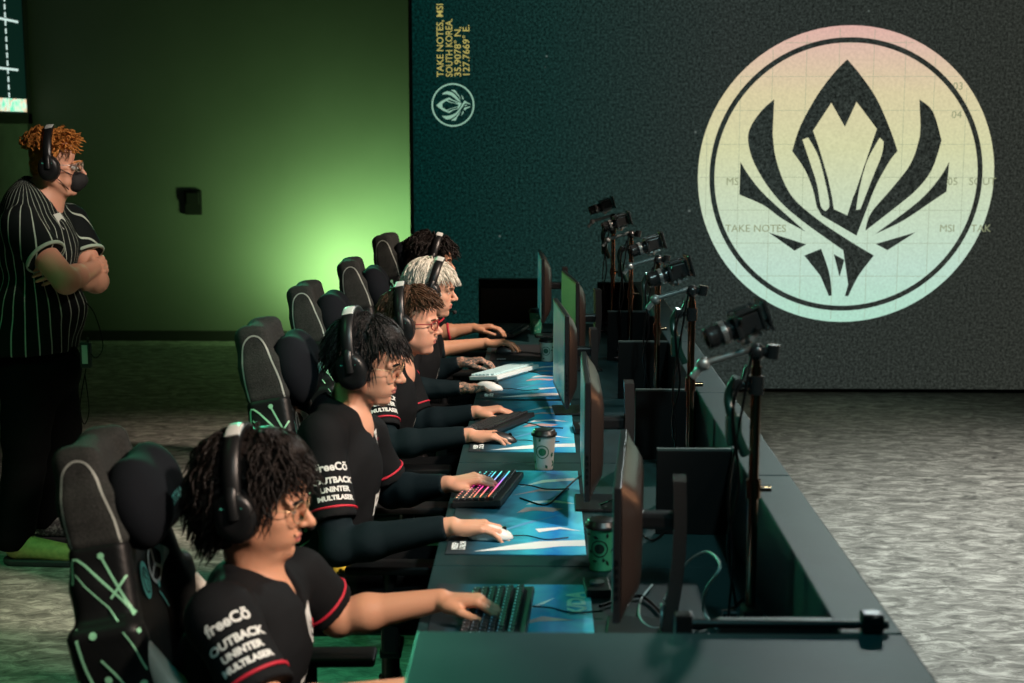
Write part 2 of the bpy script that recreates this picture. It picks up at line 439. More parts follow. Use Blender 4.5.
def arc_pts(c, r, a0, a1, n): return [(c[0] + r * math.cos(math.radians(a0 + (a1 - a0) * i / n)), c[1] + r * math.sin(math.radians(a0 + (a1 - a0) * i / n))) for i in range(n + 1)]
cc = LW(845.5, 175.8); R = (LW(993.5, 175)[0] - LW(697.5, 175)[0]) / 2
def annulus(mb, c, r0, r1, depth, n=96):
    vs = []; fs = []
    for i in range(n):
        a = 2 * math.pi * i / n
        for r in (r0, r1): vs.append((c[0] + r * math.cos(a), -depth, c[1] + r * math.sin(a)))
    for i in range(n):
        j = (i + 1) % n; fs.append((2 * i, 2 * i + 1, 2 * j + 1, 2 * j))
    mb.add(vs, fs)
def logo_pts(pts): return [LW(*p) for p in pts]
Zc = lambda x, y: (690 + x * 320 / 662.0, 10 + y * 330 / 683.0)     # as measured off the enlarged emblem
def smoothed(pts, n=4):
    """closed outline: plain points are corners, points with a third item are smooth"""
    out = []; k = len(pts)
    for i in range(k):
        a, b2, c2, d = pts[i - 1], pts[i], pts[(i + 1) % k], pts[(i + 2) % k]
        out.append(Vector(b2[:2]))
        if len(b2) > 2 or len(c2) > 2:
            A = Vector(a[:2]) if len(b2) > 2 else Vector(b2[:2]); D_ = Vector(d[:2]) if len(c2) > 2 else Vector(c2[:2])
            B, E = Vector(b2[:2]), Vector(c2[:2])
            for q in range(1, n):
                t = q / n; out.append(0.5 * ((2 * B) + (E - A) * t + (2 * A - 5 * B + 4 * E - D_) * t * t + (3 * B - A - 3 * E + D_) * t ** 3))
    return [tuple(p) for p in out]
dark_shapes = [
    # spear head with its two inner cells
    [(325, 102), (352, 134, 1), (386, 184, 1), (414, 248, 1), (429, 292), (413, 312, 1), (385, 362, 1), (362, 420, 1), (344, 467), (272, 425), (262, 408), (254, 372, 1), (237, 330, 1), (211, 292), (228, 240, 1), (262, 178, 1), (296, 132, 1)],
    # left big feather, running through to the lower right tip
    [(174, 185), (150, 206, 1), (126, 240, 1), (120, 272, 1), (134, 320, 1), (172, 380, 1), (226, 432, 1), (338, 512), (334, 540, 1), (320, 592), (327, 592), (348, 550, 1), (380, 508), (330, 478, 1), (262, 432, 1), (208, 382, 1), (178, 310, 1), (170, 240, 1)],
    [(474, 185), (502, 210, 1), (520, 270), (500, 330, 1), (468, 372, 1), (420, 412, 1), (362, 457), (374, 420, 1), (418, 368, 1), (456, 318, 1), (475, 262, 1), (478, 220, 1)],
    [(104, 314), (124, 346, 1), (158, 386, 1), (238, 458), (190, 432, 1), (152, 404, 1), (102, 382)],
    [(536, 314), (514, 350, 1), (470, 398, 1), (382, 464), (440, 436, 1), (500, 396, 1), (530, 376)],
    [(162, 460), (240, 485), (216, 498)],
    [(466, 460), (384, 484), (408, 497)],
    [(271, 494), (236, 508), (262, 536, 1), (287, 592), (293, 590), (288, 545, 1)],
    [(297, 505), (319, 517), (309, 552), (303, 528)],
]
light_shapes = [
    [(292, 192), (320, 242), (344, 190), (386, 246), (372, 270, 1), (352, 320, 1), (344, 370, 1), (330, 400), (325, 425), (297, 412), (292, 380, 1), (280, 330, 1), (262, 272, 1), (254, 250)],
    [(232, 268), (244, 264), (264, 300, 1), (278, 350, 1), (288, 402, 1), (280, 416), (270, 405, 1), (262, 360, 1), (246, 310, 1)],
    [(392, 264), (400, 272), (396, 300, 1), (376, 350, 1), (352, 412), (343, 414), (350, 370, 1), (366, 312, 1)],
]
mb = MB(); annulus(mb, cc, 0.0, R, 0.004); mb.build('emblem_disc', em, led)
mb = MB(); annulus(mb, cc, R * 0.888, R * 0.922, 0.006)
wall_shape(mb, [logo_pts([Zc(*p) for p in smoothed(s_)]) for s_ in dark_shapes], 0.006)
mb.build('emblem_figure', lm, led)
mb = MB(); wall_shape(mb, [logo_pts([Zc(*p) for p in smoothed(s_)]) for s_ in light_shapes], 0.008)
mb.build('emblem_inner', em, led)
# grid lines and small words faintly inside the emblem
gm = mat('emblem_grid', (0.02, 0.02, 0.02), rough=0.9, emit=(0.34, 0.40, 0.26), estr=0.9)
mb = MB()
for gx in [40, 108, 174, 244, 312, 384, 450, 512, 580]:
    x = LW(*Zc(gx, 0))[0]; dx = abs(x - cc[0])
    if dx < R * .98:
        h = math.sqrt((R * .985) ** 2 - dx * dx); mb.box((x - .0012, -.0052, cc[1] - h), (x + .0012, -.005, cc[1] + h))
for gz in [68, 138, 208, 278, 346, 414, 482, 550]:
    z = LW(*Zc(0, gz))[1]; dz = abs(z - cc[1])
    if dz < R * .98:
        w = math.sqrt((R * .985) ** 2 - dz * dz); mb.box((cc[0] - w, -.0052, z - .0012), (cc[0] + w, -.005, z + .0012))
mb.build('emblem_grid', gm, led)
def wall_text(mb, s_, u, v, size, rot=False, off=0.0):
    vs, fs = text_mesh(s_, size, off); x, z = LW(u, v)
    if rot: mb.add([(x - p.y, -0.007, z + p.x) for p in vs], fs)
    else: mb.add([(x + p.x, -0.0055, z + p.y) for p in vs], fs)
FONT_TAGS = [('MSI', 74, 362), ('TAKE NOTES', 72, 459), ('MSI', 515, 459), ('TAK', 580, 459), ('05', 532, 362), ('SOUT', 576, 362), ('04', 540, 224), ('03', 543, 165)]
mb = MB()
for s_, x, y in FONT_TAGS: wall_text(mb, s_, *Zc(x, y), 0.072)
mb.build('emblem_caption', mat('emblem_caption_ink', (0.02, 0.02, 0.02), rough=0.9, emit=(0.27, 0.30, 0.17), estr=1.0), led)
ym = mat('caption_yellow', (0.02, 0.02, 0.02), rough=0.9, emit=(0.42, 0.36, 0.10), estr=1.0)
mb = MB()
for s_, u, v1, ln in [('TAKE NOTES, MSI', 443.5, 77, 73), ('SOUTH KOREA.', 452.5, 77, 58), ('35.9078° N,', 461, 77, 50), ('127.7669° E.', 469.5, 77, 52)]:
    vs, fs = text_mesh(s_, 0.075, 0.0008); x, z = LW(u, v1); wx = max(p.x for p in vs); tgt = (LW(u, v1 - ln)[1] - z); k = tgt / wx
    mb.add([(x - p.y * 0.86, -0.007, z + p.x * k) for p in vs], fs)
mb.build('side_caption', ym, led)
# small emblem, turned on its side
sm = mat('small_emblem', (0.02, 0.02, 0.02), rough=0.9, emit=(0.26, 0.46, 0.34), estr=1.0)
mb = MB(); c2 = LW(453, 105); r2 = R * 21.5 / 148.0; annulus(mb, c2, r2 * 0.93, r2, 0.006, 48)
def small(p):   # the big figure, scaled and turned a quarter to the left
    x, z = p; q = r2 / R; dx, dz = (x - cc[0]) * q, (z - cc[1]) * q
    return (c2[0] - dz, c2[1] + dx)
wall_shape(mb, [[small(p) for p in logo_pts([Zc(*p) for p in smoothed(s_)])] for s_ in dark_shapes], 0.006)
mb.build('small_emblem', sm, led)
mb = MB(); wall_shape(mb, [[small(p) for p in logo_pts([Zc(*p) for p in smoothed(s_)])] for s_ in light_shapes], 0.008)
mb.build('small_emblem_inner', lm, led)

# ---- scoreboard screen on the left wall
def LWALL(u, v, x=LEFT_X + 0.06):
    o = Vector((0, 0, CAM_H)); d = (P(u, v, 1.0) - o); t = (x - o.x) / d.x; p = o + d * t
    return p
pR = LWALL(25.5, 60); y1 = pR.y; zb = LWALL(24, 113).z
scr = empty('wall_screen', (LEFT_X, y1 - 1.0, zb), label='bright gridded screen hanging on the left wall above the standing man', cat='screen')
mb = MB(); mb.box((0.0, -0.9, 0.0), (0.05, 1.0, 1.6)); mb.build('panel', mat('screen_black', (0.004, 0.012, 0.010), rough=0.3, emit=(0.002, 0.012, 0.009), estr=1.0), scr)
mb = MB(); mb.box((0, -0.93, -0.09), (0.06, 1.10, 0.0), bev=.004); mb.box((0, 1.0, -0.09), (0.06, 1.10, 1.7), bev=.004); mb.build('bezel', mat('black_frame', (0.012,) * 3), scr)
wl = mat('screen_line', (0.1, 0.1, 0.1), emit=(0.62, 0.80, 0.74), estr=1.0)
mb = MB()
for v_ in (22, 70):
    p = LWALL(19, v_); z_ = p.z - zb
    mb.box((0.05, -0.9, z_ - .009), (0.053, p.y - (y1 - 1.0), z_ + .009))
yy = LWALL(10, 90).y - (y1 - 1.0)
for k in range(24):
    z_ = 0.12 + k * 0.064; mb.box((0.05, yy - .012, z_), (0.053, yy + .012, z_ + .042))
mb.build('grid_line', wl, scr)
bm_, nt, b = node_mat('screen_banner_picture')
tc = N(nt, 'ShaderNodeTexCoord'); n1 = N(nt, 'ShaderNodeTexNoise', i_Scale=14.0, i_Detail=2.0)
cr = ramp(nt, [(0.35, (0.08, 0.8, 0.5)), (0.5, (0.75, 0.9, 0.75)), (0.62, (0.9, 0.45, 0.3)), (0.7, (0.15, 0.85, 0.6))])
nt.links.new(tc.outputs['Object'], n1.inputs['Vector']); nt.links.new(n1.outputs[0], cr.inputs[0]); nt.links.new(cr.outputs[0], b.inputs['Emission Color']); b.inputs['Emission Strength'].default_value = 1.0
mb = MB(); mb.box((0.05, -0.9, 0.01), (0.054, 0.99, 0.115)); mb.build('banner', bm_, scr)
# small black wall box on the back wall
pb = P(193, 202, 12.2)
mb = MB(); mb.box((-0.075, -0.025, -0.11), (0.075, 0, 0.10), bev=.008); mb.box((-0.055, -0.04, -0.02), (0.055, -0.02, 0.08), bev=.006)
o = mb.build('wall_speaker', mat('black_plastic', (0.012, 0.012, 0.013), rough=0.8, spec=.1)); o.location = (pb.x, BACK_Y, pb.z)
tag(o, 'small black box fixed high on the green-lit back wall', 'wall box')
# ================================================================ desks
DESK_Z = 0.73; RIM_Z = 0.97; XI, XO, XL = 0.516, 0.624, -0.275
m_top = mat('dark_green_grey_laminate', (0.008, 0.030, 0.033), rough=0.5, spec=0.22, noise=(7, (0.012, 0.039, 0.042), 0.35, 0.65), bump=(180, 0.04))
m_blk = mat('black_laminate', (0.005, 0.006, 0.0065), rough=0.55, spec=0.12)
m_edge = mat('board_edge', (0.035, 0.06, 0.058), rough=0.45)
def zY(h, z): return (z - h * math.sin(TH)) / math.cos(TH)
YE = [zY(.86, 2.46), 3.49, 4.62, 5.75, 6.90, 8.05]
board_z = [2.53, 3.877, 4.757, 5.806, 6.795]
BY = [zY(.86, z) for z in board_z]
desc = ['first desk unit, nearest the camera, with the blue lit keyboard on it', 'second desk unit, with the rainbow lit keyboard on it', 'middle desk unit, in front of the player with red framed glasses',
        'fourth desk unit, under the tattooed player\'s white keyboard', 'last desk unit, nearest the display wall']
def end_board(mb_y, parent, x0=0.314, name='divider_board'):
    mb = MB(); mb.box((x0, mb_y - .009, DESK_Z), (XI, mb_y + .009, RIM_Z - .006), m_blk, bev=.002)
    mb.box((x0, mb_y - .009, RIM_Z - .006), (XI, mb_y + .009, RIM_Z), m_edge, bev=.001)
    return mb.build(name, None, parent, world=True)
for i in range(5):
    y0, y1 = YE[i] + .002, YE[i + 1] - .002
    u = empty('gaming_desk', (0.1, (y0 + y1) / 2, 0), label=desc[i], cat='desk', group='desks in one long row')
    bpy.context.view_layer.update()
    mb = MB(); mb.box((XL, y0, DESK_Z - .03), (XI, y1, DESK_Z), bev=.003); mb.build('worktop', m_top, u, world=True)
    mb = MB(); mb.box((XI, y0, 0.0), (XO, y1, RIM_Z), bev=.004); mb.build('front_wall', m_top, u, world=True)
    mb = MB(); mb.box((XL + .09, y0 + .01, 0), (XI, y0 + .035, DESK_Z - .03)); mb.build('side_panel', m_blk, u, world=True)
    mb = MB(); mb.box((XL + .09, y1 - .035, 0), (XI, y1 - .01, DESK_Z - .03)); mb.build('side_panel', m_blk, u, world=True)
    for y_ in {0: [BY[0]], 1: [BY[1]], 2: [BY[2]], 3: [5.77, BY[4]], 4: []}[i]: end_board(y_, u)
    if i == 4: end_board(y1 - .02, u, name='end_board')
# black end cabinet panels beyond the last desk
pA = P(508, 312, 8.35)
mb = MB(); mb.box((-.175, -.03, 0), (.19, .03, .95), m_blk, bev=.006); mb.box((-.16, -.034, .60), (.17, -.03, .90), mat('matte_black_inset', (.006, .007, .008), rough=.35), bev=.002)
mb.box((-.175, -.03, .95), (.19, .03, .955), m_edge)
o = mb.build('partition_screen'); o.location = (pA.x, 8.35, 0); tag(o, 'black upright board standing at the far end of the desks, before the display wall', 'partition')
# near end cap: a raised unit of the same row that ends the line of desks towards the camera
cap = empty('end_desk_cabinet', (0.2, 1.9, 0), label='raised dark teal desk end cabinet filling the bottom of the picture', cat='desk')
bpy.context.view_layer.update()
mb = MB(); mb.box((-.215, 0.95, RIM_Z - .03), (XO, YE[0] - .002, RIM_Z), bev=.004); mb.build('top_panel', m_top, cap, world=True)
mb = MB(); mb.box((-.205, 0.96, 0), (-.18, YE[0] - .01, RIM_Z - .03)); mb.build('side_panel', m_blk, cap, world=True)
mb = MB(); mb.box((XO - .03, 0.96, 0), (XO - .004, YE[0] - .01, RIM_Z - .03)); mb.build('side_panel', m_blk, cap, world=True)
mb = MB(); mb.box((-.18, YE[0] - .035, DESK_Z + .005), (XO - .03, YE[0] - .01, RIM_Z - .03)); mb.build('rear_panel', m_blk, cap, world=True)

# black rod with end clamps lying along the joint of the cabinet and the first desk
rod = empty('support_rod', (0.40, YE[0] + .02, RIM_Z), label='thin black rod lying across the rim at the joint of the nearest desks', cat='rod')
bpy.context.view_layer.update()
rodz = RIM_Z + .012; rody = YE[0] + .012
m_rod = mat('black_rod_metal', (.008, .008, .009), rough=.35, metal=.6)
mb = MB(); mb.cyl((.245, rody, rodz), (.60, rody, rodz), .0075, n=12); mb.build('rod', m_rod, rod, world=True)
for x in (.575,):
    mb = MB(); mb.box((x - .022, rody - .016, RIM_Z + .001), (x + .015, rody + .016, RIM_Z + .034), bev=.005); mb.cyl((x, rody - .02, rodz + .012), (x, rody + .025, rodz + .012), .008); mb.build('end_clamp', m_rod, rod, world=True)
mb = MB(); mb.box((.232, rody - .014, RIM_Z - .02), (.262, rody + .014, RIM_Z + .03), bev=.004); mb.box((.236, rody - .005, DESK_Z+.002), (.258, rody + .012, RIM_Z), bev=.002); mb.build('end_clamp', m_rod, rod, world=True)

# ================================================================ mouse mats
MAT_X0, MAT_X1 = -0.25, 0.118
m_matb = mat('mat_black_cloth', (.008, .011, .014), rough=.8)
mm_, nt, b = node_mat('mat_print_blue')
tc = N(nt, 'ShaderNodeTexCoord'); sep = N(nt, 'ShaderNodeSeparateXYZ'); nz = N(nt, 'ShaderNodeTexNoise', i_Scale=9.0, i_Detail=3.0, i_Distortion=1.5)
ad = N(nt, 'ShaderNodeMath', operation='MULTIPLY_ADD'); ad.inputs[1].default_value = 0.16
cr = ramp(nt, [(0.0, (.006, .012, .016)), (0.30, (.008, .02, .028)), (0.50, (.012, .14, .24)), (0.66, (.04, .50, .70)), (0.80, (.012, .24, .66)), (1.0, (.10, .72, .92))])
mr = N(nt, 'ShaderNodeMapRange', n1=-.25, n2=.24)
L = nt.links.new
L(tc.outputs['Object'], sep.inputs[0]); L(tc.outputs['Object'], nz.inputs['Vector']); L(sep.outputs[0], mr.inputs[0]); L(nz.outputs[0], ad.inputs[0]); L(mr.outputs[0], ad.inputs[2])
L(ad.outputs[0], cr.inputs[0]); L(cr.outputs[0], b.inputs['Base Color']); b.inputs['Roughness'].default_value = .65
m_ink = mat('mat_print_white', (.85, .93, .96), rough=.6)
m_ink2 = mat('mat_print_pale_pink', (.62, .42, .42), rough=.6)
m_ink3 = mat('mat_print_blue_ink', (.10, .35, .62), rough=.6)
def mat_spans(i):
    zs = [(2.56, 3.46), (3.705, 4.61), (4.88, 5.79), (5.84, 6.76), (6.80, 7.30)][i]
    return zY(1.1, zs[0]), zY(1.1, zs[1])
mlabels = ['blue mouse mat with a white logo, nearest the camera', 'blue mouse mat with white swooshes under the rainbow lit keyboard', 'blue mouse mat under the hands of the player with red framed glasses',
           'bright blue mouse mat under the white keyboard and tattooed hands', 'plain black mouse mat, farthest from the camera']
def swoosh(mb, pts, m, z=.0042):
    mb.add([(x, y, z) for x, y in pts], [tuple(range(len(pts)))], m)
MAT_OBJ = []
for i in range(5):
    y0, y1 = mat_spans(i); cy = (y0 + y1) / 2; Lh = (y1 - y0) / 2
    mo = empty('mouse_mat', ((MAT_X0 + MAT_X1) / 2 , cy, DESK_Z), label=mlabels[i], cat='mouse mat', group='mouse mats on the desks')
    hx = (MAT_X1 - MAT_X0) / 2
    mb = MB(); mb.box((-hx, -Lh, 0.0002), (hx, Lh, .0034), bev=.001); mb.build('cloth', mm_ if i < 4 else m_matb, mo)
    if i < 4:
        mb = MB()
        # white streaks of the print: a long blade near the close end, smaller ones beyond, pale figure in the middle
        swoosh(mb, [(-.11, -Lh + .02), (-.02, -Lh + .075), (.06, -Lh + .115), (.184, -Lh + .13), (.184, -Lh + .075), (.12, -Lh + .07), (.05, -Lh + .045)], m_ink)
        swoosh(mb, [(-.09, -Lh + .16), (.02, -Lh + .30), (.14, -Lh + .40), (.03, -Lh + .285)], m_ink3)
        swoosh(mb, [(.06, -Lh + .20), (.12, -Lh + .235), (.178, -Lh + .215), (.12, -Lh + .255), (.05, -Lh + .235)], m_ink)
        swoosh(mb, [(-.005, -.06), (.05, -.03), (.10, -.045), (.13, -.01), (.07, .01), (.02, .0)], m_ink2)
        swoosh(mb, [(.02, .03), (.09, .06), (.17, .045), (.11, .085), (.04, .075)], m_ink)
        swoosh(mb, [(-.02, .14), (.06, .19), (.14, .20), (.07, .225)], m_ink2)
        if i: swoosh(mb, [(.0, .24), (.08, .30), (.178, .33), (.17, .36), (.07, .33)], m_ink)
        else: swoosh(mb, [(.02, Lh - .20), (.07, Lh - .15), (.10, Lh - .10), (.06, Lh - .145)], m_ink)
        mb.build('print', None, mo)
        mb = MB()
        for k, (sx, sy) in enumerate([(-.165, -Lh + .035), (-.165, -Lh + .065), (-.145, -Lh + .035), (-.145, -Lh + .065)]):
            vs, fs = text_mesh(['MSI', 'ESP', 'LOL', 'KOR'][k], .022, .001); mb.add([(sx + p.y * -1 + .01, sy + p.x, .0044) for p in vs], fs)
        mb.bu = 0; mb.build('corner_mark', m_ink, mo)
    if i == 0:
        mb = MB(); vs, fs = text_mesh('K/DA', .060, .0028); mb.add([(.168 - p.y * .95, Lh - .215 + p.x * 1.1, .0046) for p in vs], fs)
        mb.build('print_logo', mat('mat_logo_glow', (.80, .92, .95), rough=.5), mo)
    if i == 4:
        mb = MB(); vs, fs = text_mesh('MSI', .03, .001); mb.add([(-.15 + p.x, -Lh + .02 + p.y, .0044) for p in vs], fs); mb.build('corner_mark', m_ink, mo)
    MAT_OBJ.append(mo)

# ================================================================ keyboards
def keyboard(name, label, loc, rz, kind, pitch=5):
    """x: depth (away from the player), y: width"""
    root = empty(name, loc, rz, label, 'keyboard', 'keyboards on the desks')
    body = {'white': (.75, .85, .86)}.get(kind, (.012, .013, .015)); keyc = {'white': (.55, .80, .84)}.get(kind, (.016, .018, .022))
    mb_ = mat('keyboard_body_' + kind, body, rough=.45); mk = mat('keycap_' + kind, keyc, rough=.5)
    T = Matrix.Rotation(math.radians(-pitch), 4, 'Y')
    W, Dp = .362, .148
    mb = MB(); mb.box((-Dp / 2, -W / 2, .004), (Dp / 2, W / 2, .022), bev=.004, M=T); mb.build('case', mb_, root)
    for sx in (-.05, .05):
        mb = MB(); mb.box((sx - .006, -W / 2 + .02, .0 if sx < 0 else 0), (sx + .006, W / 2 - .02, .016 + (.006 if sx > 0 else -.006))); mb.build('foot_bar', mb_, root)
    rows = 6
    for r in range(rows):
        mb = MB(); x = -Dp / 2 + .014 + r * .0195 + (.006 if r == 5 else 0)
        widths = {0: [1.25, 1.25, 1.25, 6.25, 1.25, 1.25, 1.25, 1.25, .25, 1, 1, 1]}.get(r, [1] * 15 + [.25, 1, 1, 1])
        tot = sum(widths); y = W / 2 - .008; un = (W - .016) / tot
        for w in widths:
            if w > .5: mb.box((x - .0082, y - w * un + .0009, .022), (x + .0082, y - .0009, .031), bev=.0022, M=T, seg=1)
            y -= w * un
        mb.build('key_row', mk, root)
    if kind in ('rainbow', 'blue'):
        gm_, nt, b = node_mat('key_glow_' + kind) if 'key_glow_' + kind not in MATS else (MATS['key_glow_' + kind], None, None)
        if nt:
            MATS['key_glow_' + kind] = gm_
            tc = N(nt, 'ShaderNodeTexCoord'); sp = N(nt, 'ShaderNodeSeparateXYZ'); mr = N(nt, 'ShaderNodeMapRange', n1=-.17, n2=.17)
            cr = ramp(nt, [(0, (1, .25, .0)), (.2, (1, .02, .02)), (.45, (1, .03, .55)), (.65, (.35, .2, 1)), (.85, (.0, .7, 1)), (1, (.1, 1, .5))] if kind == 'rainbow' else [(0, (.02, .35, .75)), (1, (.05, .55, .9))])
            nt.links.new(tc.outputs['Object'], sp.inputs[0]); nt.links.new(sp.outputs[1], mr.inputs[0]); nt.links.new(mr.outputs[0], cr.inputs[0]); nt.links.new(cr.outputs[0], b.inputs['Emission Color'])
            b.inputs['Emission Strength'].default_value = 1.5 if kind == 'rainbow' else 0.22
        mb = MB()
        rowset = ((3, .0012), (4, .0018), (5, .0018)) if kind == 'rainbow' else ((0, .0003), (1, .0004), (2, .0004), (3, .0005), (4, .0006), (5, .0009))
        for r, w in rowset:
            x = -Dp / 2 + .014 + r * .0195 - .0097 + (.006 if r == 5 else 0)
            if kind == 'rainbow': mb.box((x - w, -W / 2 + .03, .0225), (x + w, W / 2 - .02, .0296), M=T)
            else:
                for q in range(16): y = -W / 2 + .02 + q * .0215; mb.box((x + .006 - w * 2, y - .0028, .0305), (x + .006 + w, y + .0028, .0316), M=T)
        if kind == 'rainbow':
            for q in range(15):
                y = -W / 2 + .02 + q * .0225
                for r in (0, 1, 2): x = -Dp / 2 + .014 + r * .0195; mb.box((x - .002, y - .0025, .0306), (x + .002, y + .0025, .0315), M=T)
        mb.build('key_light', gm_, root)
    mb = MB(); mb.tube(catmull([(Dp / 2, .08, .012), (Dp / 2 + .04, .085, .008), (Dp / 2 + .09, .06, .0065), (Dp / 2 + .16, .075, .0065)]), .0022, n=6); mb.build('cable', m_rod, root)
    return root
MZ = DESK_Z + .0045
def seat_pt(u, v, h): return P(u, v, F / math.cos(TH) * h / (v - 128.5))
def place(u, v, Z): p = seat_pt(u, v, CAM_H - Z); return (p.x, p.y, Z)
kb1 = place(498, 618, MZ + .0); keyboard('keyboard', 'black keyboard with blue lit keys under the nearest player\'s hand', (kb1[0], kb1[1] - .03, MZ), math.radians(-3), 'blue')
kb2 = place(489, 495, MZ); keyboard('keyboard', 'black keyboard with rainbow lit rows under the second player\'s hand', (kb2[0], kb2[1] + .02, MZ), math.radians(-10), 'rainbow')
kb3 = place(497, 428, MZ); keyboard('keyboard', 'black unlit keyboard tilted up in front of the player with red framed glasses', (kb3[0], kb3[1], MZ), math.radians(-24), 'plain', 9)
kb4 = place(505, 375, MZ); keyboard('keyboard', 'white keyboard on the bright blue mat by the tattooed hands', (kb4[0], kb4[1], MZ), math.radians(-30), 'white', 6)
kb5 = place(508, 338, MZ); keyboard('keyboard', 'black keyboard on the farthest plain black mat', (kb5[0], kb5[1] + .15, MZ), math.radians(-12), 'far')

# ================================================================ mice
def mouse(label, loc, rz, col):
    root = empty('computer_mouse', loc, rz, label, 'mouse', 'computer mice')
    mc = mat('mouse_shell_%d' % int(col[0] * 100), col, rough=.35)
    mb = MB(); bm = bmesh.new(); bmesh.ops.create_uvsphere(bm, u_segments=24, v_segments=14, radius=1)
    for v in bm.verts:
        x, y, z = v.co; w = .030 * (1 - .12 * math.cos(x * 2.2)); v.co = Vector((x * .061, y * w, max(z, -.02) * (.036 - .008 * x) + .002))
    mb.from_bm(bm, mc, smooth=True); mb.build('shell', None, root)
    mb = MB(); mb.cyl((.036, -.004, .027), (.036, .004, .027), .007, n=14); mb.build('scroll_wheel', m_rod, root)
    mb = MB(); mb.tube(catmull([(.058, 0, .008), (.10, .01, .005), (.15, -.02, .004), (.21, .0, .004)]), .0018, n=6); mb.build('cable', m_rod, root)
# placed by the players' hands (see the people)

# ================================================================ monitors
m_scrback = mat('monitor_back_gloss', (.022, .016, .014), rough=.28, spec=.6)
m_mon = mat('monitor_black', (.010, .010, .011), rough=.32)
m_colm = mat('monitor_column', (.030, .026, .026), rough=.24, spec=.7)
scrm, nt, b = node_mat('game_picture')
tc = N(nt, 'ShaderNodeTexCoord'); nz = N(nt, 'ShaderNodeTexNoise', i_Scale=9.0, i_Detail=4.0)
cr = ramp(nt, [(0.3, (.01, .08, .09)), (0.45, (.03, .30, .32)), (0.55, (.05, .35, .25)), (0.65, (.30, .42, .38)), (.8, (.6, .8, .8))])
nt.links.new(tc.outputs['Object'], nz.inputs['Vector']); nt.links.new(nz.outputs[0], cr.inputs[0]); nt.links.new(cr.outputs[0], b.inputs['Emission Color'])
b.inputs['Emission Strength'].default_value = 0.30; b.inputs['Base Color'].default_value = (.02, .02, .02, 1); b.inputs['Roughness'].default_value = .3
m_gscr = mat('game_picture_green', (.02, .02, .02), rough=.3, emit=(.015, .10, .03), estr=.6)
def monitor(label, near, far_, ztop, zbot, colh=None, green=False, col=True):
    n, f = Vector(near), Vector(far_); d = (f - n); d.z = 0; ang = math.atan2(d.y, d.x) - math.pi / 2; W = .556
    c = n + d.normalized() * W / 2
    root = empty('gaming_monitor', (c.x, c.y, DESK_Z), ang, label, 'monitor', 'gaming monitors on the desks')
    z0, z1 = zbot - DESK_Z, ztop - DESK_Z
    # body: thin front frame, back tapering to a thick middle
    mb = MB(); mb.box((0, -W / 2, z0), (.016, W / 2, z1), m_mon, bev=.003)
    mb.build('screen_frame', None, root)
    mb = MB(); prof = []
    nx_ = 10; nz_ = 8
    def bulge(a, b2): return .016 + .040 * (min(1, (1 - abs(a)) * 3.2) ** .55) * (min(1, (1 - abs(b2)) * 2.6) ** .6)
    grid = []
    for i in range(21):
        a = -1 + i / 10; a = math.copysign(1 - (1 - abs(a)) ** 1.0, a) if a else 0
        for j in range(13):
            b2 = -1 + j / 6; grid.append((bulge(a * .999, b2 * .999), a * (W / 2 - .003), (z0 + z1) / 2 + b2 * ((z1 - z0) / 2 - .003)))
    fs = [(i * 13 + j, i * 13 + j + 1, (i + 1) * 13 + j + 1, (i + 1) * 13 + j) for i in range(20) for j in range(12)]
    mb.add(grid, [q for q in fs], None, None, True); mb.build('back_shell', m_scrback, root)
    mb = MB(); mb.box((-.0012, -W / 2 + .009, z0 + .02), (.001, W / 2 - .009, z1 - .009)); mb.build('display', m_gscr if green else scrm, root)
    mb = MB()
    for k in range(5): mb.box((.005, -W / 2 - .002, z0 + .05 + k * .018), (.012, -W / 2 + .001, z0 + .060 + k * .018), bev=.001)
    mb.build('button', m_rod, root)
    # stand
    if col:
        ch = colh - DESK_Z
        mb = MB(); path = []
        for k in range(9):
            t = k / 8; path.append((.112 + .022 * t + .012 * math.sin(t * math.pi), 0, .012 + (ch - .012) * t))
        for k in range(8):
            a, c2 = path[k], path[k + 1]
            mb.add([(a[0] - .014, -.035, a[2]), (a[0] + .014, -.035, a[2]), (a[0] + .014, .035, a[2]), (a[0] - .014, .035, a[2]),
                    (c2[0] - .014, -.035, c2[2]), (c2[0] + .014, -.035, c2[2]), (c2[0] + .014, .035, c2[2]), (c2[0] - .014, .035, c2[2])],
                   [(0, 1, 5, 4), (1, 2, 6, 5), (2, 3, 7, 6), (3, 0, 4, 7)] + ([(4, 5, 6, 7)] if k == 7 else []))
        mb.build('stand_column', m_colm, root)
        mb = MB(); mb.box((.045, -.022, (z0 + z1) / 2 - .018), (.13, .022, (z0 + z1) / 2 + .018), bev=.008); mb.build('mount', m_mon, root)
        mb = MB(); mb.box((-.02, -.09, .0005), (.15, .09, .010), bev=.004); mb.build('base_plate', m_mon, root)
        mb = MB()
        mb.torus((.10, 0, .04), .028, .004, 'X', n=20, k=6); mb.build('cable_ring', mat('monitor_trim', (.35, .35, .36), rough=.3, metal=.7), root)
    return root
def top(u, v, z): return P(u, v, z)
zb1 = CAM_H - .985; zt = 1.13
def mon(label, a, b2, za, zb_, vb, colh, **kw):
    n, f = P(a[0], a[1], za), P(b2[0], b2[1], zb_)
    zbot = CAM_H - (vb - 128.5) * za * math.cos(TH) / F
    monitor(label, n, f, (n.z + f.z) / 2, zbot, colh, **kw)
mon('curved-back black monitor nearest the camera, brown sheen on its back', (613.5, 489), (621, 427), 2.80, 3.36, 631, 1.085)
mon('second monitor from the camera, facing the player with thin glasses', (585, 384), (581, 350), 3.87, 4.43, 507, 1.10)
mon('middle monitor of the row, reflecting the screen light, facing the red glasses player', (565, 316), (553.5, 298), 5.25, 5.8, 412, 1.06)
mon('fourth monitor, its green lit screen turned partly to the camera', (576, 284), (561.5, 269), 6.25, 6.80, 372, 1.10, green=True)
